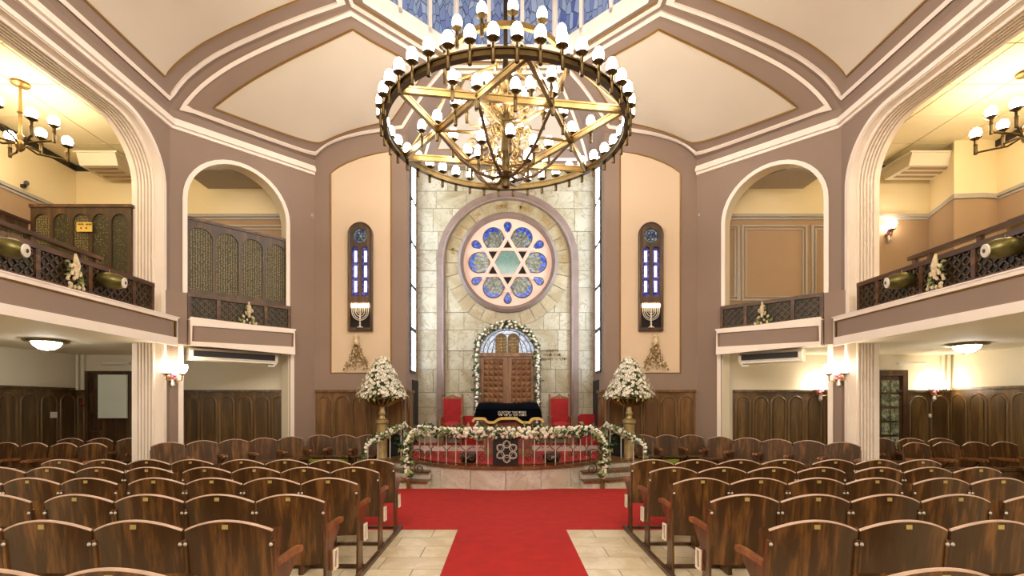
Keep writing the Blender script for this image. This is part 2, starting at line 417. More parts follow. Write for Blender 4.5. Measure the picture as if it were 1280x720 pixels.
    m = MB(mx); c = [Vector((-5.75, YR, 2.975)), Vector((-5.75, 8.665, 2.975)), Vector((-5.75, 8.665, 2.585)), Vector((-5.75, YR, 2.585))]
    m.strip(c, ex, .06, .025); m.box(-5.80, -5.715, YR, 8.7, 3.0, 3.02); struct(m, 'fascia_trim', 'white_trim', g)
    m = MB(mx); m.tube([Vector((-5.745, YR, 2.935)), Vector((-5.745, 8.625, 2.935)), Vector((-5.745, 8.625, 2.625)), Vector((-5.745, YR, 2.625))], .012, 5); struct(m, 'gold_bead', 'gold_line', g)
    m = MB(mx); m.prism([(.25, 2.55), (2.14, 2.55), (2.14, 3.0), (.25, 3.0)], .0, .17, MD); struct(m, 'fascia', 'mauve', g)
    m = MB(mx); m.strip([D(a, .17, b) for a, b in ((.285, 2.975), (2.105, 2.975), (2.105, 2.585), (.285, 2.585))], nv, .065, .025, True)
    m.prism([(.25, 3.0), (2.14, 3.0), (2.14, 3.03), (.25, 3.02)], -.05, .19, MD); struct(m, 'fascia_trim', 'white_trim', g)
    m = MB(mx); m.tube([D(a, .175, b) for a, b in ((.325, 2.935), (2.065, 2.935), (2.065, 2.625), (.325, 2.625))], .012, 5, True); struct(m, 'gold_bead', 'gold_line', g)
    m = MB(mx); m.prism([(-.1, 2.56), (.235, 2.56), (.235, 3.48), (-.1, 3.48)], -.02, .12, MD); struct(m, 'corner_block', 'mauve', g)
    # ceiling of the gallery with its tiles, black band and chair rail
    m = MB(mx); m.box(-X, -6.4, YR, YF, 6.61, 6.7); m.prism([(-6.4, 8.62), (-6.3, 8.8), (-4.3, YF-.01), (-6.4, YF-.01)], 6.612, 6.7); gc = struct(m, 'ceiling_gallery_%s' % S, 'tile_gap')
    nx = 4; wx = (X-6.44)/nx
    tm = MB(); tm.box(0.011, wx-.011, .011, .9-.011, 0, .02); tme = tm.mesh('ceiling_tile', 'ceiling_tile', smooth=False)
    for i in range(nx):
        for j in range(9):
            o = link('ceiling_tile', tme, gc); o.location = Vector(((-X+i*wx) if not mx else (X-(i+1)*wx), YF-.9*(j+1), 6.595))-ORG[gc.name]
    m = MB(mx); m.prism([(-6.36, 9.75), (-5.5, 9.75), (-4.66, YF-.002), (-6.36, YF-.002)], 6.1, 6.6); struct(m, 'soffit_drop_%s' % S, 'grey_soffit')
    m = MB(mx); m.box(-X, -X+.03, YR, YF, 6.47, 6.59); m.box(-X, -6.4, YF-.03, YF, 6.47, 6.59); struct(m, 'trim_1_%s' % S, 'black_band')
    m = MB(mx); e = Vector((0, -1, 0))
    for z, hh, pr in ((5.46, .05, .02), (5.52, .06, .05)):
        m.strip([Vector((-X, YR, z)), Vector((-X, YF, z))], Vector((1, 0, 0)), hh, pr)
        m.strip([Vector((-X, YF, z)), Vector((-4.1, YF, z))], e, hh, pr)
    struct(m, 'trim_2_%s' % S, 'grey_soffit')
    m = MB(mx)                                                       # framed wall panels seen through the small arch
    for (a, b) in ((-7.5, -6.55), (-6.42, -5.06), (-4.97, -4.3)) if mx else ((-6.5, -4.62),):
        m.strip([Vector((a, YF, 5.3)), Vector((b, YF, 5.3)), Vector((b, YF, 3.72)), Vector((a, YF, 3.72))], e, .035, .025, True)
        m.strip([Vector((a+.07, YF, 5.23)), Vector((b-.07, YF, 5.23)), Vector((b-.07, YF, 3.79)), Vector((a+.07, YF, 3.79))], e, .025, .02, True)
    struct(m, 'trim_3_%s' % S, 'grey_soffit')
    # cream panel on the front wall, gilt edge
    top = [(-2.445, 6.885), (-2.75, 6.85), (-3.1, 6.76), (-3.4, 6.64), (-3.6, 6.53), (-3.727, 6.42)]
    lp = [(-3.727, 2.167), (-2.445, 2.167)]+top
    m = MB(mx); m.prism(lp, 0, .012, WALLXZ((0, YF, 0))); fp = struct(m, 'wall_panel_%s' % S, 'cream_panel')
    m = MB(mx); m.tube([Vector((a, YF-.012, b)) for a, b in lp], .016, 5, True); struct(m, 'gilt_edge', 'gold_line', fp)
    # niche reveal with its tall window
    m = MB(mx); m.box(-XN-.14, -XN, YF+.14, YW, 0, 8.3); struct(m, 'wall_niche_%s' % S, 'mauve')
    wn = MB(mx); wn.box(-XN, -XN+.03, 10.98, 11.52, 2.2, 7.1); wf = struct(wn, 'window_%d' % (2 if mx else 1), 'black_band')
    for k in range(5):
        z0 = 2.26+k*.97; p = MB(mx); p.box(-XN+.02, -XN+.04, 11.03, 11.47, z0, z0+.86); struct(p, 'pane', 'glass_day', wf, False)
side_structure(False); side_structure(True)
# rear closing wall and flat rear ceiling (behind the viewer)
m = MB(); m.box(-9.9, 9.9, YR-.2, YR, 0, 8.3); struct(m, 'wall_back', 'mauve')

# ------------------------------------------------------------------ vault
class Patch:
    def __init__(s, bottom, top, left, right, relax=0):
        n, k = len(bottom)-1, len(left)-1; s.n, s.k = n, k
        G = [[None]*(k+1) for _ in range(n+1)]
        for i in range(n+1):
            for j in range(k+1):
                u, v = i/n, j/k
                G[i][j] = (bottom[i]*(1-v)+top[i]*v+left[j]*(1-u)+right[j]*u
                           - (bottom[0]*(1-u)*(1-v)+bottom[n]*u*(1-v)+top[0]*(1-u)*v+top[n]*u*v))
        for _ in range(relax):
            H = [r[:] for r in G]
            for i in range(1, n):
                for j in range(1, k): G[i][j] = (H[i-1][j]+H[i+1][j]+H[i][j-1]+H[i][j+1])/4
        s.G = G
    def P(s, u, v):
        x = min(max(u, 0), 1)*s.n; y = min(max(v, 0), 1)*s.k; i = min(int(x), s.n-1); j = min(int(y), s.k-1); a, b = x-i, y-j; G = s.G
        return G[i][j]*(1-a)*(1-b)+G[i+1][j]*a*(1-b)+G[i][j+1]*(1-a)*b+G[i+1][j+1]*a*b
    def Nn(s, u, v):
        e = .02
        n = (s.P(min(1, u+e), v)-s.P(max(0, u-e), v)).cross(s.P(u, min(1, v+e))-s.P(u, max(0, v-e))).normalized()
        c = Vector((0, 7, 2))-s.P(u, v)
        return n if n.dot(c) > 0 else -n
    def LU(s, v): return sum((s.P((i+1)/12, v)-s.P(i/12, v)).length for i in range(12))
    def LV(s, u): return sum((s.P(u, (i+1)/12)-s.P(u, i/12)).length for i in range(12))
    def q(s, a, b, d):
        """inset domain: a, b in 0..1 inside margins d = (bottom, right, top, left) in metres"""
        u, v = a, b
        for _ in range(4):
            lu, lv = s.LU(v), s.LV(u)
            u = d[3]/lu+a*(1-(d[3]+d[1])/lu); v = d[0]/lv+b*(1-(d[0]+d[2])/lv)
        return u, v
    def loop(s, d, n=30, off=0.0):
        uv = [s.q(i/n, 0, d) for i in range(n)]+[s.q(1, i/n, d) for i in range(n)]+[s.q(1-i/n, 1, d) for i in range(n)]+[s.q(0, 1-i/n, d) for i in range(n)]
        return [s.P(*p)+s.Nn(*p)*off for p in uv], [s.Nn(*p) for p in uv]
    def surf(s, mb):
        vs = [p for r in s.G for p in r]; k = s.k+1
        mb.add(vs, [(i*k+j, (i+1)*k+j, (i+1)*k+j+1, i*k+j+1) for i in range(s.n) for j in range(s.k)])
    def panel(s, mb, d, n=24, off=.012):
        vs = []
        for i in range(n+1):
            for j in range(n+1):
                p = s.q(i/n, j/n, d); vs.append(s.P(*p)+s.Nn(*p)*off)
        mb.add(vs, [(i*(n+1)+j, (i+1)*(n+1)+j, (i+1)*(n+1)+j+1, i*(n+1)+j+1) for i in range(n) for j in range(n)])
HA = [(0, 6.72), (.06, 6.98), (.137, 7.2), (.27, 7.43), (.42, 7.59), (.63, 7.77), (.8, 7.89), (1, 8.0)]
K_ = 16
A3 = Vector((-XS, YA, ZV))
ribA = [Vector((A3.x+(P1.x-A3.x)*t, A3.y+(P1.y-A3.y)*t, interp(HA, t))) for t in [(k/K_)**1.25 for k in range(K_+1)]]
def ease(t): return math.sin(t*PI/2)**.85 if t > 0 else 0
def rib(a, b): return [Vector((a.x+(b.x-a.x)*t, a.y+(b.y-a.y)*t, a.z+(b.z-a.z)*ease(t))) for t in [k/K_ for k in range(K_+1)]]
Np = Vector((-XN, YF, ZK)); Kp = Vector((-XN, YW, ZK))
ribN = rib(Np, P2); ribK = rib(Kp, P2)
def vault(mx):
    S = SIDE[mx]
    n = 20
    bot = [Vector(D(2.6*k/n, 0, 6.7)) for k in range(n+1)]+[Vector((-XB+(XB-XN)*q, YF, 6.7+.6*math.sqrt(1-(1-q)**2.2))) for q in [((k+1)/n)**1.5 for k in range(n)]]
    top = [P1+(P2-P1)*(k/(2*n)) for k in range(2*n+1)]
    p = Patch(bot, top, ribA, ribN, 260)
    def cell(p, name, d1, d2):
        m = MB(mx); p.surf(m); ce = struct(m, name, 'mauve')
        c, nn = p.loop(d1); m = MB(mx); m.strip(c, nn, .06, .035, True); struct(m, 'white_moulding', 'white_trim', ce)
        m = MB(mx); p.panel(m, d2); struct(m, 'cream_field', 'cream_vault', ce)
        c, nn = p.loop(d2, 30, .012); m = MB(mx); m.tube(c, .018, 5, True); struct(m, 'gilt_edge', 'gold_line', ce)
    cell(p, 'ceiling_diagonal_%s' % S, (.13, .13, .05, .12), (.36, .42, .3, .42))
    ny = 30
    bot = [Vector((-XS, YR+(YA-YR)*k/ny, ZV)) for k in range(ny+1)]; top = [Vector((P1.x, YR+(P1.y-YR)*k/ny, ZL)) for k in range(ny+1)]
    left = [Vector((q.x, YR, q.z)) for q in ribA]
    cell(Patch(bot, top, left, ribA), 'ceiling_side_%s' % S, (.18, .12, .05, .12), (.42, .42, .3, .4))
    m = MB(mx); k = len(ribN)
    m.add(ribN+ribK, [(i, i+1, k+i+1, k+i) for i in range(k-1)]); struct(m, 'ceiling_fillet_%s' % S, 'mauve')
    return cell
cell = vault(False); vault(True)
nf = 24
p = Patch([Vector((-XN+2*XN*k/nf, YW, ZK)) for k in range(nf+1)], [Vector((P2.x*(1-2*k/nf), P2.y, ZL)) for k in range(nf+1)], ribK, [Vector((-q.x, q.y, q.z)) for q in ribK])
cell_m = MB(); p.surf(cell_m); ce = struct(cell_m, 'ceiling_front', 'mauve')
c, nn = p.loop((.1, .13, .05, .13)); m = MB(); m.strip(c, nn, .06, .035, True); struct(m, 'white_moulding', 'white_trim', ce)
m = MB(); p.panel(m, (.34, .38, .28, .38)); struct(m, 'cream_field', 'cream_vault', ce)
c, nn = p.loop((.34, .38, .28, .38), 30, .012); m = MB(); m.tube(c, .018, 5, True); struct(m, 'gilt_edge', 'gold_line', ce)
y1 = YC-OA*math.tan(PI/8); y2 = YC-OA; x2 = OA*math.tan(PI/8)
m = MB(); m.prism([(-OA, YR), (OA, YR), (OA, y1), (x2, y2), (-x2, y2), (-OA, y1)], ZL, ZL+.1); struct(m, 'ceiling_rear', 'cream_vault')
# lantern: lip, mouldings, drum of stained glass
m = MB(); o, i_ = octv(OA+.04, ZL), octv(AP, ZL+.02)
m.add(o+i_, [(k, (k+1) % 8, 8+(k+1) % 8, 8+k) for k in range(8)]); lip = struct(m, 'ceiling_lantern', 'mauve')
dn = Vector((0, 0, -1))
m = MB(); m.strip(octv(2.49, ZL), dn, .05, .03, True); struct(m, 'white_moulding', 'white_trim', lip)
m = MB(); m.tube(octv(2.42, ZL-.005), .014, 5, True); struct(m, 'gilt_edge', 'gold_line', lip)
m = MB(); a, b, c2, d2 = octv(AP+.01, ZL-.04), octv(PO, ZL-.02), octv(PO, ZL+.2), octv(AP+.01, ZL+.05)
m.add(a+b+c2+d2, [(r*8+k, r*8+(k+1) % 8, ((r+1) % 4)*8+(k+1) % 8, ((r+1) % 4)*8+k) for r in range(4) for k in range(8)]); struct(m, 'lantern_kerb', 'white_trim', lip)
vv = octv(PO+.05, 0); ZT = 10.6
m = MB(); m.prism([(q.x, q.y) for q in octv(PO+.3, 0)], ZT, ZT+.1); struct(m, 'lantern_cap', 'cream_vault', lip)
for k in range(8):
    a, b = vv[k], vv[(k+1) % 8]
    m = MB(); m.tube([a+Vector((0, 0, ZL+.1)), a+Vector((0, 0, ZT))], .065, 8); struct(m, 'lantern_post', 'white_trim', lip)
    for j in range(3):
        q0, q1 = a+(b-a)*(j/3), a+(b-a)*((j+1)/3); e = (b-a).normalized(); nI = Vector((0, 0, 1)).cross(e)
        mm = frame(q0, e, (0, 0, 1), nI); L = (q1-q0).length
        m = MB(); m.box(.03, L-.03, ZL+.16, ZT, -.01, .01, mm); gp = struct(m, 'stained_pane', 'glass_lantern', lip, False)
        if j: m = MB(); m.box(-.035, .035, ZL+.1, ZT, -.05, .05, mm); struct(m, 'mullion', 'white_trim', lip, False)
        m = MB()
        for i in range(6):
            for dx in (-.11, .11):
                cx, cz = L/2+dx*(1 if i % 2 else -1), ZL+.5+i*.36
                m.prism([(cx, cz-.1), (cx+.035, cz), (cx, cz+.1), (cx-.035, cz)], .01, .016, mm)
        struct(m, 'diamond', 'glass_olive', gp, False)
    m = MB(); m.strip([a*1+Vector((0, 0, ZL+.22)), b*1+Vector((0, 0, ZL+.22))], Vector((0, 0, 1)).cross((b-a).normalized()), .1, .06); struct(m, 'lantern_sill', 'white_trim', lip)

# ------------------------------------------------------------------ stone ark wall
m = MB(); m.box(-XN-.1, XN+.1, YW, YW+.3, 0, 8.2); wall = struct(m, 'wall_ark', 'stone_joint')
z = .5; row = 0
heights = [.42, .5, .36, .55, .45, .5, .42, .6, .4, .5, .45, .55, .42, .5]
for h in heights:
    x = -XN
    if z+h > 7.28: h = 7.28-z
    if h < .1: break
    while x < XN-.02:
        wd = RND.choice([.38, .5, .62, .72, .46]); x1 = min(x+wd, XN)
        if XN-x1 < .2: x1 = XN
        t = MB(); pr = RND.uniform(.012, .026); t.box(x+.005, x1-.005, YW-pr, YW+.01, z+.005, z+h-.005); struct(t, 'stone_tile', 'stone', wall, False)
        x = x1
    z += h; row += 1
m = MB(); m.box(-XN, XN, YW-.06, YW+.01, 7.2, 7.3); m.strip([Vector((-XN, YW, 7.36)), Vector((XN, YW, 7.36))], Vector((0, -1, 0)), .1, .05); struct(m, 'wall_band', 'mauve', wall)
RX, RZ = .05, 4.89; MW = WALLXZ((RX, YW, RZ))
for k in range(28):
    a0, a1 = 360*k/28, 360*(k+1)/28
    lp = arc(0, 0, 1.53, a0+.25, a1-.25, 3)+arc(0, 0, 1.18, a1-.3, a0+.3, 3)
    m = MB(); m.prism(lp, -.01, .045+RND.uniform(-.004, .004), MW); struct(m, 'voussoir', 'stone_arch', wall)
def arch_mould(ri, ro, zb, pr, name, parts):
    lp = [(ro, zb)]+arc(0, 0, ro, 0, 180, 36)+[(-ro, zb), (-ri, zb)]+arc(0, 0, ri, 180, 0, 36)+[(ri, zb)]
    m = MB(); m.prism(lp, -.01, pr, MW); return struct(m, name, 'grey_marble', parts)
am = arch_mould(1.5, 1.7, .5-RZ, .10, 'arch_moulding', wall)
m = MB(); m.tube([MW @ Vector((p[0], p[1], .1)) for p in [(1.54, .5-RZ)]+arc(0, 0, 1.54, 0, 180, 36)+[(-1.54, .5-RZ)]], .035, 8); struct(m, 'roll', 'grey_marble', am)
# Hebrew inscription on the voussoirs
m = MB()
for txt, ang in (('עד', 168), ('ינפל', 147), ('ימ', 122), ('התא', 96), ('דמוע', 72), ('ינפל', 47), ('ךלמ', 22), ('יכלמ', 2)):
    a = math.radians(ang); M2 = MW @ Matrix.Translation((1.355*math.cos(a), 1.355*math.sin(a), .05)) @ Matrix.Rotation(a-PI/2, 4, 'Z')
    t = text_mb(txt, .15, .004, M2); m.add(t.v, t.f)
build(m, 'inscription', 'gold_line', wall, False)
m = MB()
for k, txt in enumerate(('ןויצמ יכ', 'הרות אצת', "םלשורימ 'ה רבדו")):
    t = text_mb(txt, .1, .004, WALLXZ((1.12, YW-.03, 2.78-.1*k))); m.add(t.v, t.f)
build(m, 'inscription', 'ink', wall, False)

# rose window
rw = empty('window_3', (RX, YW, RZ), kind='structure')
m = MB(); m.lathe([(1.2, -.02), (1.2, .11), (1.13, .15), (1.06, .11), (1.06, -.02)], 64, M=MW); build(m, 'ring_moulding', 'grey_marble', rw)
def hexv(r, a0=90): return [(r*math.cos(math.radians(a0+60*k)), r*math.sin(math.radians(a0+60*k))) for k in range(6)]
rs = .62
def rot(lp, deg):
    c, s = math.cos(math.radians(deg)), math.sin(math.radians(deg)); return [(p[0]*c-p[1]*s, p[0]*s+p[1]*c) for p in lp]
m = MB(); m.lathe([(1.07, 0), (1.07, .04)], 72, M=MW); build(m, 'plaster_disc', 'plaster_pink', rw, False)
def pane(lp, mt, zz, lead=True):
    m = MB(); m.prism(lp, .03, zz, MW); pn = build(m, 'glass_pane', mt, rw, False)
    if lead: m = MB(); m.tube([MW @ Vector((*q, zz)) for q in lp], .011, 4, True); build(m, 'lead_edge', 'wood_dark', pn)
    return pn
pane(hexv(rs/math.sqrt(3)-.035, 0), 'glass_teal', .046)
pet = [(.44, -.13), (.52, -.225)]+arc(.69, 0, .245, -84, 84, 14)+[(.52, .225), (.44, .13)]
tear = [(.66, 0)]+arc(.89, 0, .088, -112, 112, 12)
for k in range(6):
    pane(rot([(-.11, .345), (.11, .345), (0, .52)], 60*k), 'dark_recess', .046, False)
    pn = pane(rot(pet, 60*k), 'glass_blue', .046)
    for j in range(5):                                             # pale rays spreading through the petal
        f = (j-2)*.075; ray = [(.45, f*.8-.026), (.80-abs(f)*.6, f*1.35-.046), (.86-abs(f)*.6, f*1.35), (.80-abs(f)*.6, f*1.35+.046), (.45, f*.8+.026)]
        m = MB(); m.prism(rot(ray, 60*k), .04, .05+.001*(j % 3), MW); build(m, 'glass_ray', 'glass_olive', pn, False)
    pane(rot(tear, 60*k+30), 'glass_blue', .046)
m = MB()
for a0 in (90, 270):
    v3 = [(rs*math.cos(math.radians(a0+120*k)), rs*math.sin(math.radians(a0+120*k))) for k in range(3)]
    ex_ = 1.22
    for k in range(3):
        a, b = Vector((*v3[k], .04)), Vector((*v3[(k+1) % 3], .04)); c = (a+b)/2
        m.strip([MW @ (c+(a-c)*ex_), MW @ (c+(b-c)*ex_)], Vector((0, -1, 0)), .075, .036+.002*k+(.007 if a0 == 270 else 0))
build(m, 'star', 'plaster_pink', rw)

# the ark
AX = .04; AZ = 2.695
ark = empty('holy_ark', (AX, YW, .56), label='tall wooden holy ark with studded double doors in the arched stone wall', category='ark')
MK = WALLXZ((AX, YW, 0))
lp = [(.80, .56)]+arc(0, AZ, .80, 0, 180, 24, .77)+[(-.80, .56), (-.65, .56)]+arc(0, AZ, .65, 180, 0, 24, .62)+[(.65, .56)]
m = MB(); m.prism(lp, -.01, .14, MK); build(m, 'arch_frame', 'grey_marble', ark)
m = MB(); m.prism([(-.65, AZ)]+arc(0, AZ, .66, 180, 0, 20, .63)[0:], 0, .04, MK); build(m, 'lunette', 'glass_lunette', ark, False)
m = MB()
for rr in (.58, .48): m.tube([MK @ Vector((*q, .045)) for q in arc(0, AZ, rr, 0, 180, 18)], .012, 5)
for xx in (-.38, .38): m.tube([MK @ Vector((xx, AZ, .045)), MK @ Vector((xx*.7, AZ+.44, .045))], .012, 5)
build(m, 'lead_line', 'glass_blue', ark)
m = MB(); m.box(-.66, .66, AZ-.06, AZ+.03, .03, .10, MK); build(m, 'lintel', 'wood_ark', ark)
for s in (-1, 1):
    m = MB(); x0, x1 = (.01, .655) if s > 0 else (-.655, -.01)
    m.box(x0, x1, .56, AZ-.06, .02, .07, MK); dr = build(m, 'door', 'wood_ark', ark, False)
    m = MB(); xc = (x0+x1)/2
    m.strip([MK @ Vector((a, b, .07)) for a, b in ((x0+.06, .64), (x1-.06, .64), (x1-.06, AZ-.12), (x0+.06, AZ-.12))], Vector((0, -1, 0)), .03, .025, True); build(m, 'door_frame', 'wood_ark', dr)
    sm = MB(); sm.add([(-.055, 0, -.055), (.055, 0, -.055), (.055, 0, .055), (-.055, 0, .055), (0, -.06, 0)], [(0, 1, 4), (1, 2, 4), (2, 3, 4), (3, 0, 4)])
    sme = sm.mesh('stud', 'wood_ark', smooth=False)
    for i in range(4):
        for j in range(14):
            o = link('stud', sme, dr); o.location = Vector((AX+xc+(i-1.5)*.118, YW-.07, AZ-.2-j*.132))-ORG[ark.name]
for s in (-1, 1):
    xc = s*.145; m = MB(); m.prism(arched(xc-.138, xc+.138, AZ+.03, AZ+.50), .04, .085, MK); tb = build(m, 'tablet', 'tablet_brown', ark)
    words = ['יכנא', 'היהי אל', 'אשת אל', 'רוכז', 'דבכ'] if s > 0 else ['חצרת אל', 'ףאנת אל', 'בנגת אל', 'הנעת אל', 'דמחת אל']
    mm = MB()
    for k, wd in enumerate(words):
        t = text_mb(wd, .075, .003, MK @ Matrix.Translation((xc, AZ+.37-k*.072, .088))); mm.add(t.v, t.f)
    build(mm, 'tablet_lettering', 'gold_fringe', tb, False)

# flowers -------------------------------------------------------------
def rose(mb, c, r, rr):
    d = Vector((rr.uniform(-.5, .5), -1, rr.uniform(-.3, .6))).normalized()
    mb.ball(c, r, r, r*.9, 6, 4)
    mb.ball(Vector(c)+d*r*.55, r*.6, r*.6, r*.55, 5, 3)
def leafm(mb, c, L, rr):
    d = Vector((rr.gauss(0, 1), rr.gauss(0, 1), rr.gauss(0, 1))).normalized(); s = d.orthogonal().normalized()*L*.28; c = Vector(c); n = d.cross(s).normalized()*L*.12
    mb.add([c, c+d*L*.45+s+n, c+d*L, c+d*L*.45-s+n], [(0, 1, 2, 3)])
def garland(path, width, per_m, r, name, label, mx=False, grp=None, seed=1):
    rr = random.Random(seed); P = [Vector(q) for q in path]
    g = empty(name, (sum(q.x for q in P)/len(P), sum(q.y for q in P)/len(P), min(q.z for q in P)), mx, label=label, category='garland')
    if grp: g['group'] = grp
    leaf, leaf2, fl, co = MB(mx), MB(mx), MB(mx), MB(mx)
    co.tube(P, width*.34, 6)
    for a, b in zip(P, P[1:]):
        L = (b-a).length
        nr_ = max(1, int(L*per_m+rr.random()))
        for i in range(nr_):
            c = a.lerp(b, (i+rr.uniform(.1, .9))/nr_)+Vector((rr.gauss(0, .2), rr.uniform(-.85, -.3), (-.8, .1, .85, -.3, .5)[i % 5]+rr.uniform(-.2, .2)))*width
            rose(fl, c, r*rr.uniform(.75, 1.05), rr)
        for _ in range(int(L*per_m*2.2)+1):
            c = a.lerp(b, rr.random())+Vector((rr.gauss(0, .5), rr.gauss(-.2, .5), rr.gauss(0, .5)))*width
            leafm(leaf if rr.random() < .6 else leaf2, c, r*3.2, rr)
    build(co, 'stem', 'leaf', g)
    build(leaf, 'foliage', 'leaf', g, False, kind='stuff'); build(leaf2, 'pale_foliage', 'leaf_light', g, False, kind='stuff'); build(fl, 'rose_heads', 'petal', g, kind='stuff')
    return g
gp = [(AX+a, YW-.2, b) for a, b in [(.72, .6), (.72, 1.2), (.72, 1.8), (.72, 2.4)]+arc(0, AZ, .72, 0, 180, 16, .69)+[(-.72, 2.4), (-.72, 1.8), (-.72, 1.2), (-.72, .6)]]
garland(gp, .075, 26, .036, 'rose_garland', 'white rose garland framing the arched wooden ark', seed=5)

# ------------------------------------------------------------------ platform
PC = Vector((0, 10.58, 0)); PR = 2.0; PZ = .42
def pa(deg, r, z): a = math.radians(deg); return Vector((r*math.sin(a), PC.y-r*math.cos(a), z))
m = MB(); m.prism([(pa(d, PR-.04, 0).x, pa(d, PR-.04, 0).y) for d in range(-90, 91, 5)]+[(XN, YW), (-XN, YW)], 0, PZ-.05)
plat = struct(m, 'platform', 'stone_joint')
for k in range(10):
    a0, a1 = -90+18*k, -72+18*k
    m = MB(); q = [pa(a0+.15+(17.7)*i/4, PR, 0) for i in range(5)]; q2 = [pa(a1-.15-(17.7)*i/4, PR-.05, 0) for i in range(5)]
    m.prism([(v.x, v.y) for v in q+q2], 0, PZ-.04); struct(m, 'marble_panel', 'marble_pale', plat)
m = MB(); m.prism([(pa(d, PR+.05, 0).x, pa(d, PR+.05, 0).y) for d in range(-90, 91, 5)]+[(XN, YW), (-XN, YW)], PZ-.045, PZ-.005); struct(m, 'platform_nosing', 'wood_front', plat)
m = MB(); m.prism([(pa(d, PR-.06, 0).x, pa(d, PR-.06, 0).y) for d in range(-88, 89, 4)]+[(XN-.02, YW-.65), (-XN+.02, YW-.65)], PZ-.006, PZ+.006)
build(m, 'platform_carpet', 'red_carpet', None, label='red carpet covering the raised platform behind the iron railing', category='carpet')
m = MB(); m.box(-XN, XN, YW-.65, YW, 0, .555); st = struct(m, 'dais_step', 'marble_pale')
m = MB(); m.box(-XN+.01, XN-.01, YW-.63, YW-.03, .555, .565); build(m, 'dais_carpet', 'red_carpet', None, label='narrow red carpet on the marble step under the ark', category='carpet')
# side stairs
for mx in (False, True):
    S = SIDE[mx]; sw = empty('stairs', (-2.0, 9.3, 0), mx, label='three marble steps up the %s side of the platform' % S, category='stairs', group='platform stairs')
    for k in range(3):
        f0 = k/3
        ia, ib = Vector((-1.36, 8.75+.62*f0, 0)), Vector((-1.36, 9.55, 0)); oa, ob = Vector((-2.62, 9.15+.95*f0, 0)), Vector((-2.14, 10.5, 0))
        z0, z1 = .14*k, .14*(k+1)
        m = MB(mx); m.prism([(q.x, q.y) for q in (ia, oa, ob, ib)], z0, z1-.03); rs_ = build(m, 'riser', 'marble_pale', sw)
        m = MB(mx); e = Vector((-.02, -.045, 0)); m.prism([(q.x, q.y) for q in (ia+e, oa+e, ob, ib)], z1-.03, z1); build(m, 'tread', 'wood_front', sw)
# railing of the platform
rl = empty('platform_railing', (0, PC.y-PR, PZ), label='scrolled iron railing curving round the front of the platform', category='railing')
m = MB(); m.tube([pa(d, PR-.02, .98) for d in range(-56, 57, 4)], .02, 6); build(m, 'handrail', 'brass_dark', rl)
m = MB(); m.tube([pa(d, PR-.02, .45) for d in range(-56, 57, 4)], .012, 6); build(m, 'bottom_rail', 'brass_dark', rl)
def spiral(c, ex, ez, r0, turns, n=22, a0=0):
    return [c+ex*(r0*(1-.85*i/n)*math.cos(a0+2*PI*turns*i/n))+ez*(r0*(1-.85*i/n)*math.sin(a0+2*PI*turns*i/n)) for i in range(n+1)]
nb = 19
for k in range(nb+1):
    d = -56+112*k/nb
    if abs(d) > 4:
        m = MB(); m.tube([pa(d, PR-.02, PZ), pa(d, PR-.02, .6), pa(d, PR-.02, .7), pa(d, PR-.02, .98)], .01, 6, radii=[.009, .009, .013, .009]); build(m, 'baluster', 'silver', rl)
    if k < nb and abs(d+2.9) > 6:
        dm = d+56/nb; c = pa(dm, PR-.02, .56); ex = (pa(dm+1, PR, 0)-pa(dm-1, PR, 0)).normalized()*(1 if k % 2 else -1)
        m = MB(); m.tube(spiral(c, ex, Vector((0, 0, 1)), .075, 1.6), .009, 5)
        m.tube([c+ex*.075+Vector((0, 0, 0)), c+ex*.085+Vector((0, 0, .12)), c+Vector((0, 0, .2))-ex*.02, c+Vector((0, 0, .17))-ex*.06], .009, 5); build(m, 'scroll', 'wood_dark', rl)
m = MB(); m.box(-.22, .22, PC.y-PR-.01, PC.y-PR+.015, .44, .95); ep = build(m, 'emblem_board', 'black_plastic', rl, False)
m = MB(); ec = Vector((.02, PC.y-PR-.03, .68))
for k in range(6):
    a = math.radians(30+60*k); c = ec+Vector((.125*math.cos(a), 0, .125*math.sin(a)))
    m.tube([c+Vector((.062*math.cos(t), 0, .062*math.sin(t))) for t in [2*PI*i/14 for i in range(14)]], .009, 5, True)
for a0 in (90, 270):
    m.tube([ec+Vector((.2*math.cos(math.radians(a0+120*i)), 0, .2*math.sin(math.radians(a0+120*i)))) for i in range(3)], .010, 5, True)
build(m, 'star_emblem', 'silver', ep)
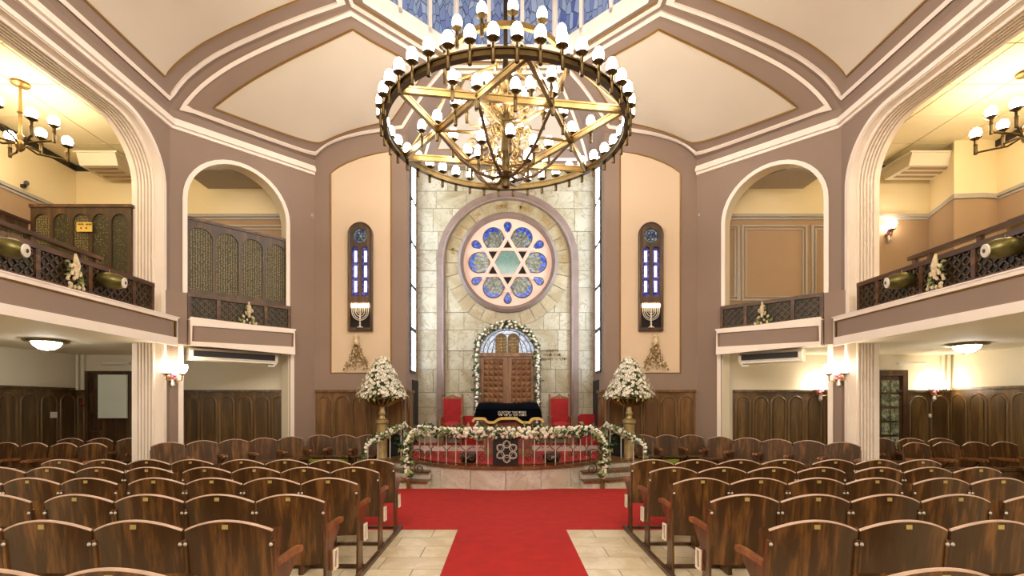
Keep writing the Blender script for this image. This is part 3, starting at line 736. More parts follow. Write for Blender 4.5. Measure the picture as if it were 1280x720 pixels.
for mx in (False, True):                                             # descending flank rails
    S = SIDE[mx]; m = MB(mx); A_ = pa(-56, PR-.02, .98); B_ = Vector((-1.72, 8.8, .62))
    m.tube([A_, Vector((-1.72, 9.2, .9)), Vector((-1.76, 8.95, .75)), B_], .018, 6); build(m, 'flank_rail', 'brass_dark', rl)
    m = MB(mx); m.tube([Vector((-1.72, 8.8, 0.0)), Vector((-1.72, 8.8, .12)), Vector((-1.72, 8.8, .13)), B_], .02, 8, radii=[.045, .04, .022, .018]); build(m, 'newel', 'brass', rl)
    m = MB(mx)
    m.tube(spiral(Vector((-1.62, 9.1, .55)), Vector((1, -.2, 0)).normalized(), Vector((0, 0, 1)), .14, 1.5, 26), .011, 5); build(m, 'scroll', 'wood_dark', rl); m = MB(mx)
    m.tube(spiral(Vector((-1.56, 8.95, .33)), Vector((1, -.2, 0)).normalized(), Vector((0, 0, 1)), .10, 1.5, 26, 2), .011, 5); build(m, 'scroll', 'wood_dark', rl)
    # outer stair rail
    o = empty('stair_rail', (-2.4, 9.6, .1), mx, label='slanting metal handrail on the outer %s edge of the platform stairs' % S, category='railing', group='outer stair rails')
    T, Bt = Vector((-2.06, 10.35, 1.02)), Vector((-2.56, 9.15, .72))
    m = MB(mx); m.tube([T+Vector((.09, .1, -.05)), T+Vector((.03, .06, 0)), T, Bt], .018, 6); build(m, 'handrail', 'brass', o)
    for k in range(6):
        f = (.02, .08, .16, .45, .75, .98)[k]; q = T.lerp(Bt, f); m = MB(mx); m.tube([Vector((q.x, q.y, .42-.28*f)), q], .012, 6); build(m, 'baluster', 'silver', o)
    garland([T+Vector((.0, 0, .06)), T.lerp(Bt, .35)+Vector((0, 0, .06)), T.lerp(Bt, .7)+Vector((0, 0, .05)), Bt+Vector((0, 0, .03)), Bt+Vector((-.03, -.03, -.2)), Bt+Vector((-.03, -.03, -.42))], .05, 30, .034, 'rose_garland', 'white rose garland trailing down the %s outer stair rail' % S, mx, seed=9)
    # garland on the inner flank
    garland([pa(-56, PR-.02, 1.0), Vector((-1.74, 9.2, .94)), Vector((-1.8, 8.98, .78)), Vector((-1.76, 8.8, .6)), Vector((-1.74, 8.78, .4)), Vector((-1.73, 8.78, .2))], .065, 40, .042, 'rose_garland', 'white rose garland running down the %s flank of the platform railing' % S, mx, seed=12)
    # planter of flowers beside the urn
    fl = empty('flower_box', (-2.35, 10.25, .42), mx, label='low box of white flowers behind the %s stair rail' % S, category='flowers', group='flower boxes by the stairs')
    m = MB(mx); m.box(-2.64, -2.2, 10.36, 10.54, .0, .82); build(m, 'box', 'black_plastic', fl, False)
    a, b = MB(mx), MB(mx); rr = random.Random(4)
    for _ in range(60): rose(a, Vector((rr.uniform(-2.66, -2.18), rr.uniform(10.3, 10.5), rr.uniform(.88, 1.0))), .034, rr)
    for _ in range(160): leafm(b, (rr.uniform(-2.66, -2.18), rr.uniform(10.3, 10.5), rr.uniform(.66, .98)), .11, rr)
    build(a, 'blossoms', 'petal', fl, kind='stuff'); build(b, 'foliage', 'leaf', fl, False, kind='stuff')
garland([pa(d, PR-.0, 1.0) for d in range(-55, 56, 5)], .08, 52, .043, 'rose_garland', 'long garland of white roses along the top of the curved platform railing', seed=3)

# urns of flowers
for mx in (False, True):
    S = SIDE[mx]; ux, uy = -2.48, 9.96
    u = empty('flower_urn', (ux, uy, 0), mx, label='tall gilt pedestal urn heaped with white flowers, %s of the platform' % S, category='urn', group='flower urns')
    m = MB(mx); m.lathe([(.19, -.14), (.19, -.02), (.17, .0), (.17, .1), (.12, .16), (.105, .2), (.105, .95), (.13, .98), (.13, 1.04), (.07, 1.07), (.05, 1.12), (.075, 1.17), (.05, 1.22), (.045, 1.3), (.09, 1.33)], 16, (ux, uy, .14)); build(m, 'pedestal', 'urn_brass', u)
    m = MB(mx)
    pr = [(.05, 1.31), (.2, 1.36), (.33, 1.45), (.4, 1.56), (.37, 1.56), (.2, 1.5)]
    m.lathe(pr, 24, (ux, uy, .14)); build(m, 'bowl', 'brass_dark', u)
    m = MB(mx)
    for k in range(20):
        a = 2*PI*k/20; m.tube([Vector((ux+r*math.cos(a), uy+r*math.sin(a), .14+zz)) for r, zz in ((.08, 1.325), (.21, 1.355), (.34, 1.44), (.41, 1.555))], .018, 5)
    build(m, 'ribs', 'brass', u)
    a, b, c = MB(mx), MB(mx), MB(mx); rr = random.Random(21)
    for _ in range(760):
        t = rr.random()**1.35; ang = rr.uniform(0, 2*PI); r0 = (.42*(1-t)**.75+.07)*rr.uniform(.82, 1.06); zz = 1.66+.74*t+rr.uniform(-.05, .05)
        cc = Vector((ux+r0*math.cos(ang), uy+r0*math.sin(ang), zz)); r = rr.uniform(.03, .046)
        dd = Vector((math.cos(ang), math.sin(ang), .5)).normalized(); e1 = dd.orthogonal().normalized(); e2 = dd.cross(e1)
        vs = [cc-dd*.012]+[cc+(e1*math.cos(2*PI*k/10)+e2*math.sin(2*PI*k/10))*(r if k % 2 == 0 else r*.6)+dd*(.012 if k % 2 == 0 else 0) for k in range(10)]
        a.add(vs, [(0, 1+k, 1+(k+1) % 10) for k in range(10)])
        if rr.random() < .6: c.ball(cc, .010, n=5, m=3)
    for _ in range(700):
        t = rr.random()**1.4; ang = rr.uniform(0, 2*PI); r0 = (.40*(1-t)**.75+.05)*rr.uniform(.5, 1.0)
        leafm(b, (ux+r0*math.cos(ang), uy+r0*math.sin(ang), 1.62+.74*t), .1, rr)
    m = MB(mx); m.lathe([(.36, 1.6), (.34, 1.75), (.24, 2.0), (.12, 2.25), (.03, 2.35)], 12, (ux, uy, 0)); build(m, 'flower_core', 'leaf', u)
    build(b, 'foliage', 'leaf_light', u, False, kind='stuff'); build(a, 'blossoms', 'petal', u, False, kind='stuff'); build(c, 'blossom_centres', 'leaf_light', u, kind='stuff')

# reading table with its velvet cover
tb = empty('reading_table', (.05, 10.2, PZ), label='wooden reading table under the dark velvet cover, centre of platform', category='table')
m = MB(); m.box(-.52, .62, 10.0, 10.55, 1.36, 1.40); build(m, 'table_top', 'wood_ark', tb, False)
m = MB(); m.box(-.42, .52, 10.06, 10.5, .43, .5); build(m, 'base', 'wood_ark', tb, False)
m = MB(); m.box(-.44, .54, 10.04, 10.08, .5, 1.36); fr = build(m, 'front_panel', 'wood_ark', tb, False)
for k in range(3):
    m = MB(); m.box(-.40+.315*k, -.13+.315*k, 10.03, 10.045, .6, 1.25); build(m, 'inset_panel', 'wine_cloth', fr, False)
for x in (-.44, .50):
    m = MB(); m.box(x, x+.04, 10.08, 10.5, .5, 1.36); build(m, 'side_panel', 'wood_ark', tb, False)
cv = empty('velvet_cover', (.05, 10.2, 1.4), label='dark navy velvet cover with gold fringe and white Hebrew embroidery on table', category='tablecloth')
m = MB(); bx0, bx1 = -.57, .67
sec = [(-.60, .70, 10.62, 1.46), (-.56, .66, 10.5, 1.53), (-.56, .66, 10.12, 1.50), (-.60, .70, 9.97, 1.40), (-.64, .74, 9.94, 1.22)]
nx = 30; vs = []
for (a, b, y, zz) in sec:
    for i in range(nx+1):
        t = i/nx; x = a+(b-a)*t; vs.append(Vector((x, y-.02*math.sin(t*18)*(1.5-zz)*4, zz+(.012*math.sin(t*9) if zz > 1.45 else 0))))
edge = []
for i in range(nx+1):                                                # scalloped hem
    t = i/nx; x = -.66+1.42*t; hem = 1.13
    for c0, w0 in ((.1, .11), (.5, .2), (.9, .1)):
        dd = abs(t-c0)/w0
        if dd < 1: hem = max(hem, 1.13+.08*min(1, (1-dd)*2.4))
    q = Vector((x, 9.92-.02*math.sin(t*18), hem)); vs.append(q); edge.append(q)
m.add(vs, [(r*(nx+1)+i, r*(nx+1)+i+1, (r+1)*(nx+1)+i+1, (r+1)*(nx+1)+i) for r in range(len(sec)) for i in range(nx)]); build(m, 'cloth', 'navy_velvet', cv)
m = MB(); m.strip(edge, Vector((0, -1, 0)), .05, .02); build(m, 'fringe', 'gold_fringe', cv)
m = MB()
for k, txt in enumerate(('ןב םהרבא ריעה תמשנ', 'רודו רוד לכ רכזל הנתמ', 'םולש הונ')):
    t = text_mb(txt, .062, .002, frame((.13, 9.915+.003*k, 1.335-.055*k), (1, 0, 0), (0, .1, .99), (0, -1, .1))); m.add(t.v, t.f)
build(m, 'embroidery', 'petal', cv, False)

# red armchairs and stools
def red_chair(x, label):
    c = empty('throne_chair', (x, 11.55, .565), label=label, category='chair', group='red chairs beside the ark')
    w2 = .23; z = .565
    for sx in (-1, 1):
        for yy in (11.3, 11.72):
            m = MB(); m.box(x+sx*w2-.025, x+sx*w2+.025, yy-.025, yy+.025, z, z+(.42 if yy < 11.5 else 1.12)); build(m, 'leg', 'wood_ark', c, False)
        m = MB(); m.box(x+sx*(w2+.02)-.03, x+sx*(w2+.02)+.03, 11.26, 11.72, z+.62, z+.66); m.box(x+sx*(w2+.02)-.02, x+sx*(w2+.02)+.02, 11.28, 11.32, z+.42, z+.62); build(m, 'armrest', 'wood_ark', c, False)
        m = MB(); m.ball((x+sx*w2, 11.72, z+1.15), .03, n=8, m=6); build(m, 'finial', 'wood_ark', c)
    m = MB(); m.box(x-w2, x+w2, 11.27, 11.72, z+.36, z+.42); build(m, 'seat_rail', 'wood_ark', c, False)
    m = MB(); m.ball((x, 11.48, z+.45), w2+.02, .24, .08, 16, 8); build(m, 'seat', 'red_velvet', c)
    m = MB(); m.box(x-w2+.025, x+w2-.025, 11.64, 11.70, z+.46, z+1.06); build(m, 'backrest', 'red_velvet', c)
    m = MB(); m.prism([(x-w2, z+1.05), (x+w2, z+1.05), (x+w2, z+1.09), (x+.08, z+1.12), (x, z+1.17), (x-.08, z+1.12), (x-w2, z+1.09)], -.02, .02, WALLXZ((0, 11.71, 0))); build(m, 'crest_rail', 'wood_ark', c, False)
red_chair(-1.25, 'red velvet high-backed chair left of the ark'); red_chair(1.27, 'red velvet high-backed chair right of the ark')
def red_stool(x, y, wd, h, label):
    c = empty('low_armchair', (x, y, .5), label=label, category='chair')
    m = MB(); m.box(x-wd/2, x+wd/2, y-.2, y+.22, .565, .565+.42); build(m, 'seat', 'red_velvet', c, False)
    m = MB(); pts = [(x-wd/2, .95), (x-wd/2, .6+h-.06), (x-wd/2+.06, .6+h), (x+wd/2-.06, .6+h), (x+wd/2, .6+h-.06), (x+wd/2, .95)]
    m.prism(pts, -.05, .05, WALLXZ((0, y+.16, 0))); build(m, 'backrest', 'red_velvet', c)
red_stool(-.86, 11.6, .36, .62, 'low red velvet seat between the left throne and the ark'); red_stool(1.93, 11.58, .42, .66, 'low red velvet seat in the right corner of the niche')
for x in (-.67, .83):
    o = empty('black_pot', (x, 8.95, PZ), label='squat black pot with a small silver bow behind the railing, %s of the star emblem' % ('left' if x < 0 else 'right'), category='pot')
    m = MB(); m.lathe([(.08, 0), (.13, .03), (.16, .1), (.15, .17), (.12, .2), (.1, .19)], 16, (x, 8.95, PZ+.006)); build(m, 'body', 'black_plastic', o)
    m = MB(); m.tube(spiral(Vector((x, 8.78, PZ+.13)), Vector((1, 0, 0)), Vector((0, 0, 1)), .03, 1.2, 12), .006, 5); build(m, 'bow', 'silver', o)

# ------------------------------------------------------------------ carpets in the nave
m = MB(); m.box(-2.3, 2.45, 5.92, 8.75, 0.001, .008); build(m, 'cross_carpet', 'red_carpet', None, label='wide red carpet spread across the floor before the platform', category='carpet')
m = MB(); m.box(-.57, .72, .2, 5.92, 0.001, .008); build(m, 'runner_carpet', 'red_carpet', None, label='long red runner down the centre aisle', category='carpet')

# ------------------------------------------------------------------ wainscot
def wainscot(M, L, h, n, name, label_mat='wood_panel', mx=False, full=True, start=.06):
    m = MB(mx); m.box(0, L, 0, h-.04, 0, .03, M); wb = struct(m, name, label_mat)
    m = MB(mx); m.box(0, L, h-.05, h, 0, .07, M); struct(m, 'cap_rail', label_mat, wb)
    m = MB(mx); m.box(0, L, 0, .12, 0, .05, M); struct(m, 'skirting', label_mat, wb)
    pw = (L-.04)/n
    for k in range(n):
        x0, x1 = .02+k*pw+pw*.1, .02+(k+1)*pw-pw*.1
        lp = stadium(x0, x1, .2, h-.14, 8) if full else arched(x0, x1, .2, h-.14, 10)
        m = MB(mx); m.tube([M @ Vector((*q, .03)) for q in lp], .02, 6, True); mo = struct(m, 'panel_moulding', 'wood_mould_lit', wb)
        lp = stadium(x0+.035, x1-.035, .24, h-.18, 8) if full else arched(x0+.035, x1-.035, .24, h-.18, 10)
        m = MB(mx); m.prism(lp, .02, .045, M); struct(m, 'arched_panel', label_mat, wb)
    return wb
for mx in (False, True):
    S = SIDE[mx]; X = XO[mx]
    wainscot(WALLXZ((-4.05, YF, 0)), 1.9, 1.8, 5, 'wainscot_front_%s' % S, 'wood_front', mx, False)
    wainscot(frame((-XN, YF, 0), (0, 1, 0), (0, 0, 1), (1, 0, 0)), .62, 1.8, 1, 'wainscot_niche_%s' % S, 'wood_front', mx, False)
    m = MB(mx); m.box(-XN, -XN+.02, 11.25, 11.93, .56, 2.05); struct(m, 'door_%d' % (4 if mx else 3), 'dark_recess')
    wainscot(WALLXZ((-6.9 if not mx else -7.15, YF, 0)), 2.3, 1.8, 6, 'wainscot_arch_%s' % S, 'wood_panel', mx)
    wainscot(frame((-X, YF-7.2, 0), (0, 1, 0), (0, 0, 1), (1, 0, 0)), 7.2, 1.84, 17, 'wainscot_side_%s' % S, 'wood_panel', mx)
wainscot(WALLXZ((-XO[True]-.0, YF, 0)), .95, 1.8, 2, 'wainscot_end_right', 'wood_panel', True)
wainscot(WALLXZ((-8.56, YF, 0)), .0+.25, 1.8, 1, 'wainscot_end_right_2', 'wood_panel', True)
wainscot(WALLXZ((-9.15, YF, 0)), .2, 1.8, 1, 'wainscot_end_left', 'wood_panel', False)
# pipes in the far corners
for mx in (False, True):
    for dx in (0, .12):
        m = MB(mx); x = -XO[mx]+.08+dx; m.tube([Vector((x, YF-.06, 1.8)), Vector((x, YF-.06, 2.55))], .03, 8); struct(m, 'trim_4_%s' % SIDE[mx], 'cream_wall')
# doors
d1 = empty('door_1', (-8.5, YF, 0), kind='structure')
m = MB(); m.box(-8.93, -8.86, YF-.08, YF, 0, 2.16); m.box(-8.06, -7.99, YF-.08, YF, 0, 2.16); m.box(-8.93, -7.99, YF-.08, YF, 2.16, 2.2); build(m, 'door_frame', 'wood_dark', d1, False)
m = MB(); m.box(-8.86, -8.06, YF-.03, YF, 0, 2.16); build(m, 'door_leaf', 'wood_dark', d1, False)
for k in range(5):
    m = MB(); z0 = .2+k*.39; m.strip([Vector((a, YF-.03, b)) for a, b in ((-8.82, z0), (-8.62, z0), (-8.62, z0+.32), (-8.82, z0+.32))], Vector((0, -1, 0)), .03, .03, True); build(m, 'inset_panel', 'wood_dark', d1, False)
m = MB(); m.box(-8.6, -8.0, YF-.14, YF-.10, 1.2, 2.12); build(m, 'notice_board', 'board_white', None, False, label='large blank white board hung on the left dark door', category='board')
m = MB(); m.ball((-8.97, YF-.07, 1.5), .05, .04, .05, 10, 6); build(m, 'fire_alarm', 'red_dot', None, label='small round red alarm knob beside the left door', category='alarm')
d2 = empty('door_2', (8.3, YF, 0), kind='structure')
m = MB(); m.box(7.85, 7.95, YF-.09, YF, 0, 2.1); m.box(8.43, 8.53, YF-.09, YF, 0, 2.1); m.box(7.85, 8.53, YF-.09, YF, 2.1, 2.22); build(m, 'door_frame', 'wood_dark', d2, False)
m = MB(); m.box(7.95, 8.43, YF-.03, YF, 0, 2.1); lf = build(m, 'door_leaf', 'wood_dark', d2, False)
for i in range(2):
    for j in range(6):
        m = MB(); x0 = 8.0+.2*i; z0 = .25+j*.3; m.box(x0, x0+.17, YF-.05, YF-.02, z0, z0+.25); build(m, 'pane', 'door_glass', d2, False)
# fluorescent tubes over the doors
for x, lab in ((-8.25, 'left'), (8.6, 'right')):
    o = empty('tube_light', (x, YF, 2.34), label='short tubular emergency light above the %s aisle door' % lab, category='light')
    m = MB(); m.tube([Vector((x-.3, YF-.1, 2.36)), Vector((x+.3, YF-.1, 2.36))], .035, 8); build(m, 'tube', 'white_plastic', o)
    m = MB(); m.box(x-.15, x+.1, YF-.08, YF, 2.35, 2.38); build(m, 'bracket', 'white_plastic', o, False)
# switches
for x, z in ((-8.9+.0, 1.26),):
    m = MB(); m.box(-9.15, -9.13, 9.95, 10.1, 1.22, 1.34); build(m, 'light_switch', 'white_plastic', None, False, label='pair of pale light switches on the left dark panelling', category='switch')
m = MB(); m.ball((9.02, YF-.06, 1.25), .035, .03, .05, 10, 5); build(m, 'wall_telephone', 'silver', None, label='small grey wall fitting on the panelling under the right sconce', category='fitting')

# ------------------------------------------------------------------ gallery railings, screens
def lattice(parent, M, x0, x1, z0, z1, mx, pitch=.13):
    m = MB(mx); m.box(x0, x1, z0, z1, -.02, -.01, M); pn = build(m, 'lattice_panel', 'lattice_fill', parent, False)
    m = MB(mx)
    for sgn in (1, -1):
        c = -(z1-z0)
        while c < (x1-x0):
            pts = []
            xa, xb = x0+c, x0+c+(z1-z0)
            za, zb = (z0, z1) if sgn > 0 else (z1, z0)
            a = Vector((xa, za, 0)); b = Vector((xb, zb, 0))
            if xa < x0: a = a.lerp(b, (x0-xa)/(xb-xa))
            if xb > x1: b = Vector((xa, za, 0)).lerp(Vector((xb, zb, 0)), (x1-xa)/(xb-xa))
            if (b-a).length > .03: m.strip([M @ a, M @ b], (M.to_3x3() @ Vector((0, 0, 1))), .02, .012)
            c += pitch
    build(m, 'lattice_bars', 'wood_dark', pn, False)
def railing(parent, M, L, z0, z1, posts, mx):
    m = MB(mx); m.box(0, L, z1-.07, z1, -.035, .035, M); build(m, 'top_rail', 'wood_rail', parent, False)
    m = MB(mx); m.box(0, L, z0, z0+.04, -.025, .025, M); build(m, 'bottom_rail', 'wood_rail', parent, False)
    for x in posts:
        m = MB(mx); m.box(x-.03, x+.03, z0, z1-.06, -.03, .03, M); build(m, 'post', 'wood_rail', parent, False)
    for a, b in zip(posts, posts[1:]): lattice(parent, M, a+.03, b-.03, z0+.04, z1-.07, mx)
def spray(p, n_out, mx, S, label, sc_=1.0, seed=3):
    rr = random.Random(seed); o = empty('flower_spray', p, mx, label=label, category='flowers', group='railing flower sprays')
    P = Vector(p); a, b, c = MB(mx), MB(mx), MB(mx); t1 = Vector((0, 0, 1)).cross(n_out).normalized()
    for _ in range(26):
        t = rr.random(); q = P+Vector((0, 0, (.34-.34*t)*sc_))+t1*rr.uniform(-1, 1)*(.03+.13*t)*sc_+n_out*rr.uniform(.02, .08)
        a.ball(q, .022*sc_, .018*sc_, .026*sc_, 6, 4)
    for _ in range(24):
        t = rr.random(); q = P+Vector((0, 0, (.34-.34*t)*sc_))+t1*rr.uniform(-1, 1)*(.02+.13*t)*sc_+n_out*rr.uniform(0, .05); leafm(b, q, .09*sc_, rr)
    c.tube([P+Vector((0, 0, .42*sc_))+n_out*.04, P+Vector((0, 0, .28*sc_))+n_out*.06, P+Vector((0, 0, .12*sc_))+n_out*.05], .03, 7, radii=[.015, .04*sc_, .02])
    build(a, 'blossoms', 'dried_light', o, kind='stuff'); build(b, 'foliage', 'leaf_light', o, False, kind='stuff'); build(c, 'bow', 'dried_light', o)
for mx in (False, True):
    S = SIDE[mx]
    r = empty('gallery_railing', (-5.85, 6, 3.03), mx, label='dark wood lattice railing along the %s gallery front' % S, category='railing', group='gallery railings')
    MR = frame((-5.85, 4.58, 0), (0, 1, 0), (0, 0, 1), (1, 0, 0))
    railing(r, MR, 3.64, 3.03, 3.5, [.03, .8, 1.6, 2.38, 3.2, 3.61], mx)
    r2 = empty('pew_rail', (-6.4, 6, 2.9), mx, label='dark wooden pew rail behind the %s gallery railing' % S, category='railing', group='gallery pew rails')
    m = MB(mx); m.box(-6.56, -6.46, 3.5, 7.98, 3.8, 3.86); build(m, 'top_rail', 'wood_rail', r2, False)
    m = MB(mx); m.box(-6.53, -6.5, 3.5, 7.96, 2.9, 3.6); build(m, 'board', 'wood_dark', r2, False)
    for y in (3.6, 4.4, 5.2, 6.0, 6.8, 7.6, 7.88):
        m = MB(mx); m.box(-6.54, -6.48, y-.03, y+.03, 3.5, 3.8); build(m, 'post', 'wood_rail', r2, False)
    r3 = empty('balcony_railing', D(1.1, .05, 3.03), mx, label='small lattice railing across the %s diagonal balcony' % S, category='railing', group='balcony railings')
    MR2 = frame(D(.25, .06, 0), dv, (0, 0, 1), nv)
    railing(r3, MR2, 1.83, 3.03, 3.5, [.03, .5, 1.34, 1.8], mx)
    spray(D(1.25, .12, 3.04), nv, mx, S, 'white flower spray tied to the %s diagonal balcony railing' % S, 1.0, 5)
    spray(Vector((-5.78, 6.62, 3.04)), Vector((1, 0, 0)), mx, S, 'white flower spray tied to the long %s gallery railing' % S, 1.1, 8)
    for k, (ta, ti) in enumerate((((-5.78, 5.62), (-5.5, 5.7)), ((-5.8, 7.12), (-5.54, 7.2)))):
        ta, ti = Vector((*ta, 3.29)), Vector((*ti, 3.26)); ax = (ti-ta).normalized()
        o = empty('brass_drum', ta, mx, label='olive brass drum with a white round end on %s railing, %s the camera' % (S, ('nearer', 'farther from')[k]), category='drum', group='brass drums on the gallery railings')
        q = Vector((0, 0, 1)).rotation_difference(ax).to_matrix().to_4x4()
        m = MB(mx); m.lathe([(.04, -.06), (.09, -.02), (.115, .06), (.115, .17), (.095, .24), (.07, .27)], 20, ta, q); build(m, 'drum', 'olive_brass', o)
        m = MB(mx); m.lathe([(.065, .265), (.075, .275), (.075, .29), (.03, .295)], 18, ta, q); build(m, 'end_disc', 'white_plastic', o)
        m = MB(mx); m.lathe([(.028, .29), (.022, .301), (.005, .303)], 10, ta, q); build(m, 'end_knob', 'ink', o)
        m = MB(mx); m.tube([ta+ax*.1+Vector((0, 0, .1)), ta+ax*.1+Vector((0, 0, .15))], .012, 6); build(m, 'hook', 'brass_dark', o)
def screen(root, M, L, z0, z1, n, mx=False):
    loops = [[(0, z0), (L, z0), (L, z1), (0, z1)]]; pw = (L-.06)/n
    for k in range(n):
        x0, x1 = .03+k*pw+.03, .03+(k+1)*pw-.03
        lp = arched(x0, x1, z0+.1, z1-.12, 10); loops.append(lp)
    plate(loops, .045, M, 'screen_frame', 'wood_dark', root, mx)
    for k in range(n):
        x0, x1 = .03+k*pw+.02, .03+(k+1)*pw-.02
        m = MB(mx); m.prism(arched(x0, x1, z0+.08, z1-.1, 10), -.012, -.002, M); build(m, 'mesh_panel', 'screen_fill', root, False)
    m = MB(mx); m.box(-.02, L+.02, z1-.01, z1+.04, -.04, .04, M); build(m, 'cap_rail', 'wood_rail', root, False)
s1 = empty('wood_screen', D(1.1, -.1, 3.5), label='tall wooden screen of four arched mesh panels in the left balcony arch', category='screen')
screen(s1, frame(D(.24, -.06, 0), dv, (0, 0, 1), nv), 1.84, 3.5, 4.86, 4)
s2 = empty('wood_screen', (-7.3, 8.52, 2.9), label='wooden screen of five arched mesh panels with a yellow sign', category='screen')
screen(s2, WALLXZ((-8.14, 8.52, 0)), 1.72, 2.9, 4.88, 5)
s3_ = empty('wood_screen', (-8.3, 7.5, 2.9), label='lower wooden mesh screen running along the back of left gallery', category='screen')
screen(s3_, frame((-8.2, 5.2, 0), (0, 1, 0), (0, 0, 1), (1, 0, 0)), 3.3, 2.9, 4.6, 9)
m = MB(); m.box(-7.32, -7.06, 8.46, 8.475, 4.44, 4.60); sg = build(m, 'wall_sign', 'yellow_sign', None, False, label='small yellow notice with two red dots on the gallery screen', category='sign')
m = MB()
for i in range(9):
    if i != 4: x = -7.295+i*.027; m.box(x, x+.017, 8.455, 8.46, 4.552, 4.578); 
build(m, 'lettering', 'ink', sg, False)
m = MB()
for x in (-7.24, -7.15): m.lathe([(.014, 0), (.014, .006)], 10, M=WALLXZ((x, 8.46, 4.5)))
build(m, 'red_dots', 'red_dot', sg, False)
# doorway on the right gallery wall with its small lettered plate, and the corner pier
m = MB(True); m.prism([(-9.5, 9.6), (-9.2, 9.55), (-8.68, 9.6), (-9.06, YF), (-9.5, YF)], 2.9, 6.6); 
m2 = MB(); 
struct(m, 'wall_pier_right', 'cream_gallery')
m = MB(True); m.prism([(-9.5, 9.58), (-9.2, 9.53), (-8.66, 9.58), (-9.04, YF), (-9.5, YF)], 2.9, 5.46); struct(m, 'wall_pier_dado_right', 'tan_gallery')
m = MB(True); m.prism([(-9.5, 9.55), (-9.2, 9.5), (-8.63, 9.55), (-9.01, YF), (-9.5, YF)], 5.46, 5.55); struct(m, 'trim_5_right', 'grey_soffit')
d = empty('door_5', (9.5, 8.8, 2.9), kind='structure')
m = MB(); m.box(9.40, 9.5, 8.45, 9.3, 2.9, 4.95); build(m, 'door_leaf', 'wood_front', d, False)
for y in (8.5, 8.92):
    m = MB(); m.box(9.38, 9.41, y, y+.33, 3.2, 4.86); build(m, 'inset_panel', 'wood_panel', d, False)
m = MB()
for j in range(4): m.box(9.372, 9.38, 8.55, 8.76, 4.44+j*.06, 4.47+j*.06)
build(m, 'door_lettering', 'gold_fringe', d, False)
# air conditioners
def cassette(mx, x, y, lab, hw=.5):
    o = empty('air_conditioner', (x, y, 6.3), mx, label=lab, category='air conditioner')
    m = MB(mx); m.prism([(y-.32, 6.2), (y+.3, 6.2), (y+.4, 6.42), (y-.4, 6.42)], x-hw, x+hw, frame((0, 0, 0), (0, 1, 0), (0, 0, 1), (1, 0, 0))); m.box(x-hw-.05, x+hw+.05, y-.42, y+.42, 6.42, 6.45); build(m, 'housing', 'cream_wall', o, False)
    for dx in (-.3, .3):
        m = MB(mx); m.tube([Vector((x+dx, y, 6.44)), Vector((x+dx, y, 6.6))], .015, 6); build(m, 'hanger', 'cream_wall', o)
    for k in range(3):
        m = MB(mx); m.box(x-hw+.1, x+hw-.1, y-.25+.18*k, y-.17+.18*k, 6.19, 6.202); build(m, 'vent_slot', 'tan_gallery', o, False)
cassette(False, -8.02, 10.1, 'pale ceiling air conditioner in the far corner of the left gallery', .38)
cassette(True, -8.45, 10.1, 'pale ceiling air conditioner in the far corner of the right gallery')
for mx in (False, True):
    S = SIDE[mx]; a0, a1 = (.30, 1.85) if not mx else (.62, 1.75)
    MA = frame(D(0, -.15, 0), dv, (0, 0, 1), nv)
    o = empty('air_conditioner', D((a0+a1)/2, -.1, 2.3), mx, label='long white wall air conditioner with black grille under the %s balcony' % S, category='air conditioner')
    m = MB(mx); m.prism([(-.12, 2.3), (.1, 2.3), (.16, 2.36), (.16, 2.48), (.1, 2.53), (-.12, 2.53)], a0, a1, MA @ frame((0, 0, 0), (0, 0, 1), (0, 1, 0), (1, 0, 0))); build(m, 'housing', 'white_plastic', o, False)
    m = MB(mx); m.box(a0+.06, a1-.06, 2.37, 2.48, .158, .168, MA); gr = build(m, 'grille', 'light_grille', o, False)
    m = MB(mx); m.box(a0+.05, a1-.05, 2.31, 2.335, .10, .14, MA); build(m, 'louvre', 'white_plastic', o, False)
    m = MB(mx); q = D(a1-.2, .0, 2.26); m.tube([q, q+dv*.12, q+dv*.16+Vector((0, 0, .06))], .02, 6); build(m, 'drain_pipe', 'white_plastic', o)
    # under-gallery dome light
    x, y = (-7.5, 8.1) if not mx else (-8.0, 8.6)
    for k in range(3):
        yy = y-2.9*k
        if k == 0:
            o = empty('ceiling_lamp', (x, yy, 2.4), mx, label='glowing glass dome lamp in a brass rim under the %s gallery' % S, category='lamp')
        else:
            o = empty('ceiling_lamp', (x, yy, 2.4), mx, label='dome lamp under the %s gallery, %s behind the first' % (S, ORD[k-1]), category='lamp')
        m = MB(mx); m.lathe([(.27, 0), (.3, .02), (.3, .03), (.2, .045)], 24, (x, yy, 2.505)); build(m, 'rim', 'brass', o)
        m = MB(mx); m.lathe([(.02, -.13), (.1, -.11), (.17, -.06), (.2, .0)], 20, (x, yy, 2.51)); gl = build(m, 'glass_dome', 'dome_glass', o)
        m = MB(mx)
        for i in range(6):
            a = PI*i/3; m.tube([Vector((x+r*math.cos(a), yy+r*math.sin(a), 2.505+z)) for r, z in ((.02, -.135), (.105, -.115), (.176, -.062), (.21, 0))], .008, 4)
        build(m, 'wire_cage', 'brass_dark', gl)

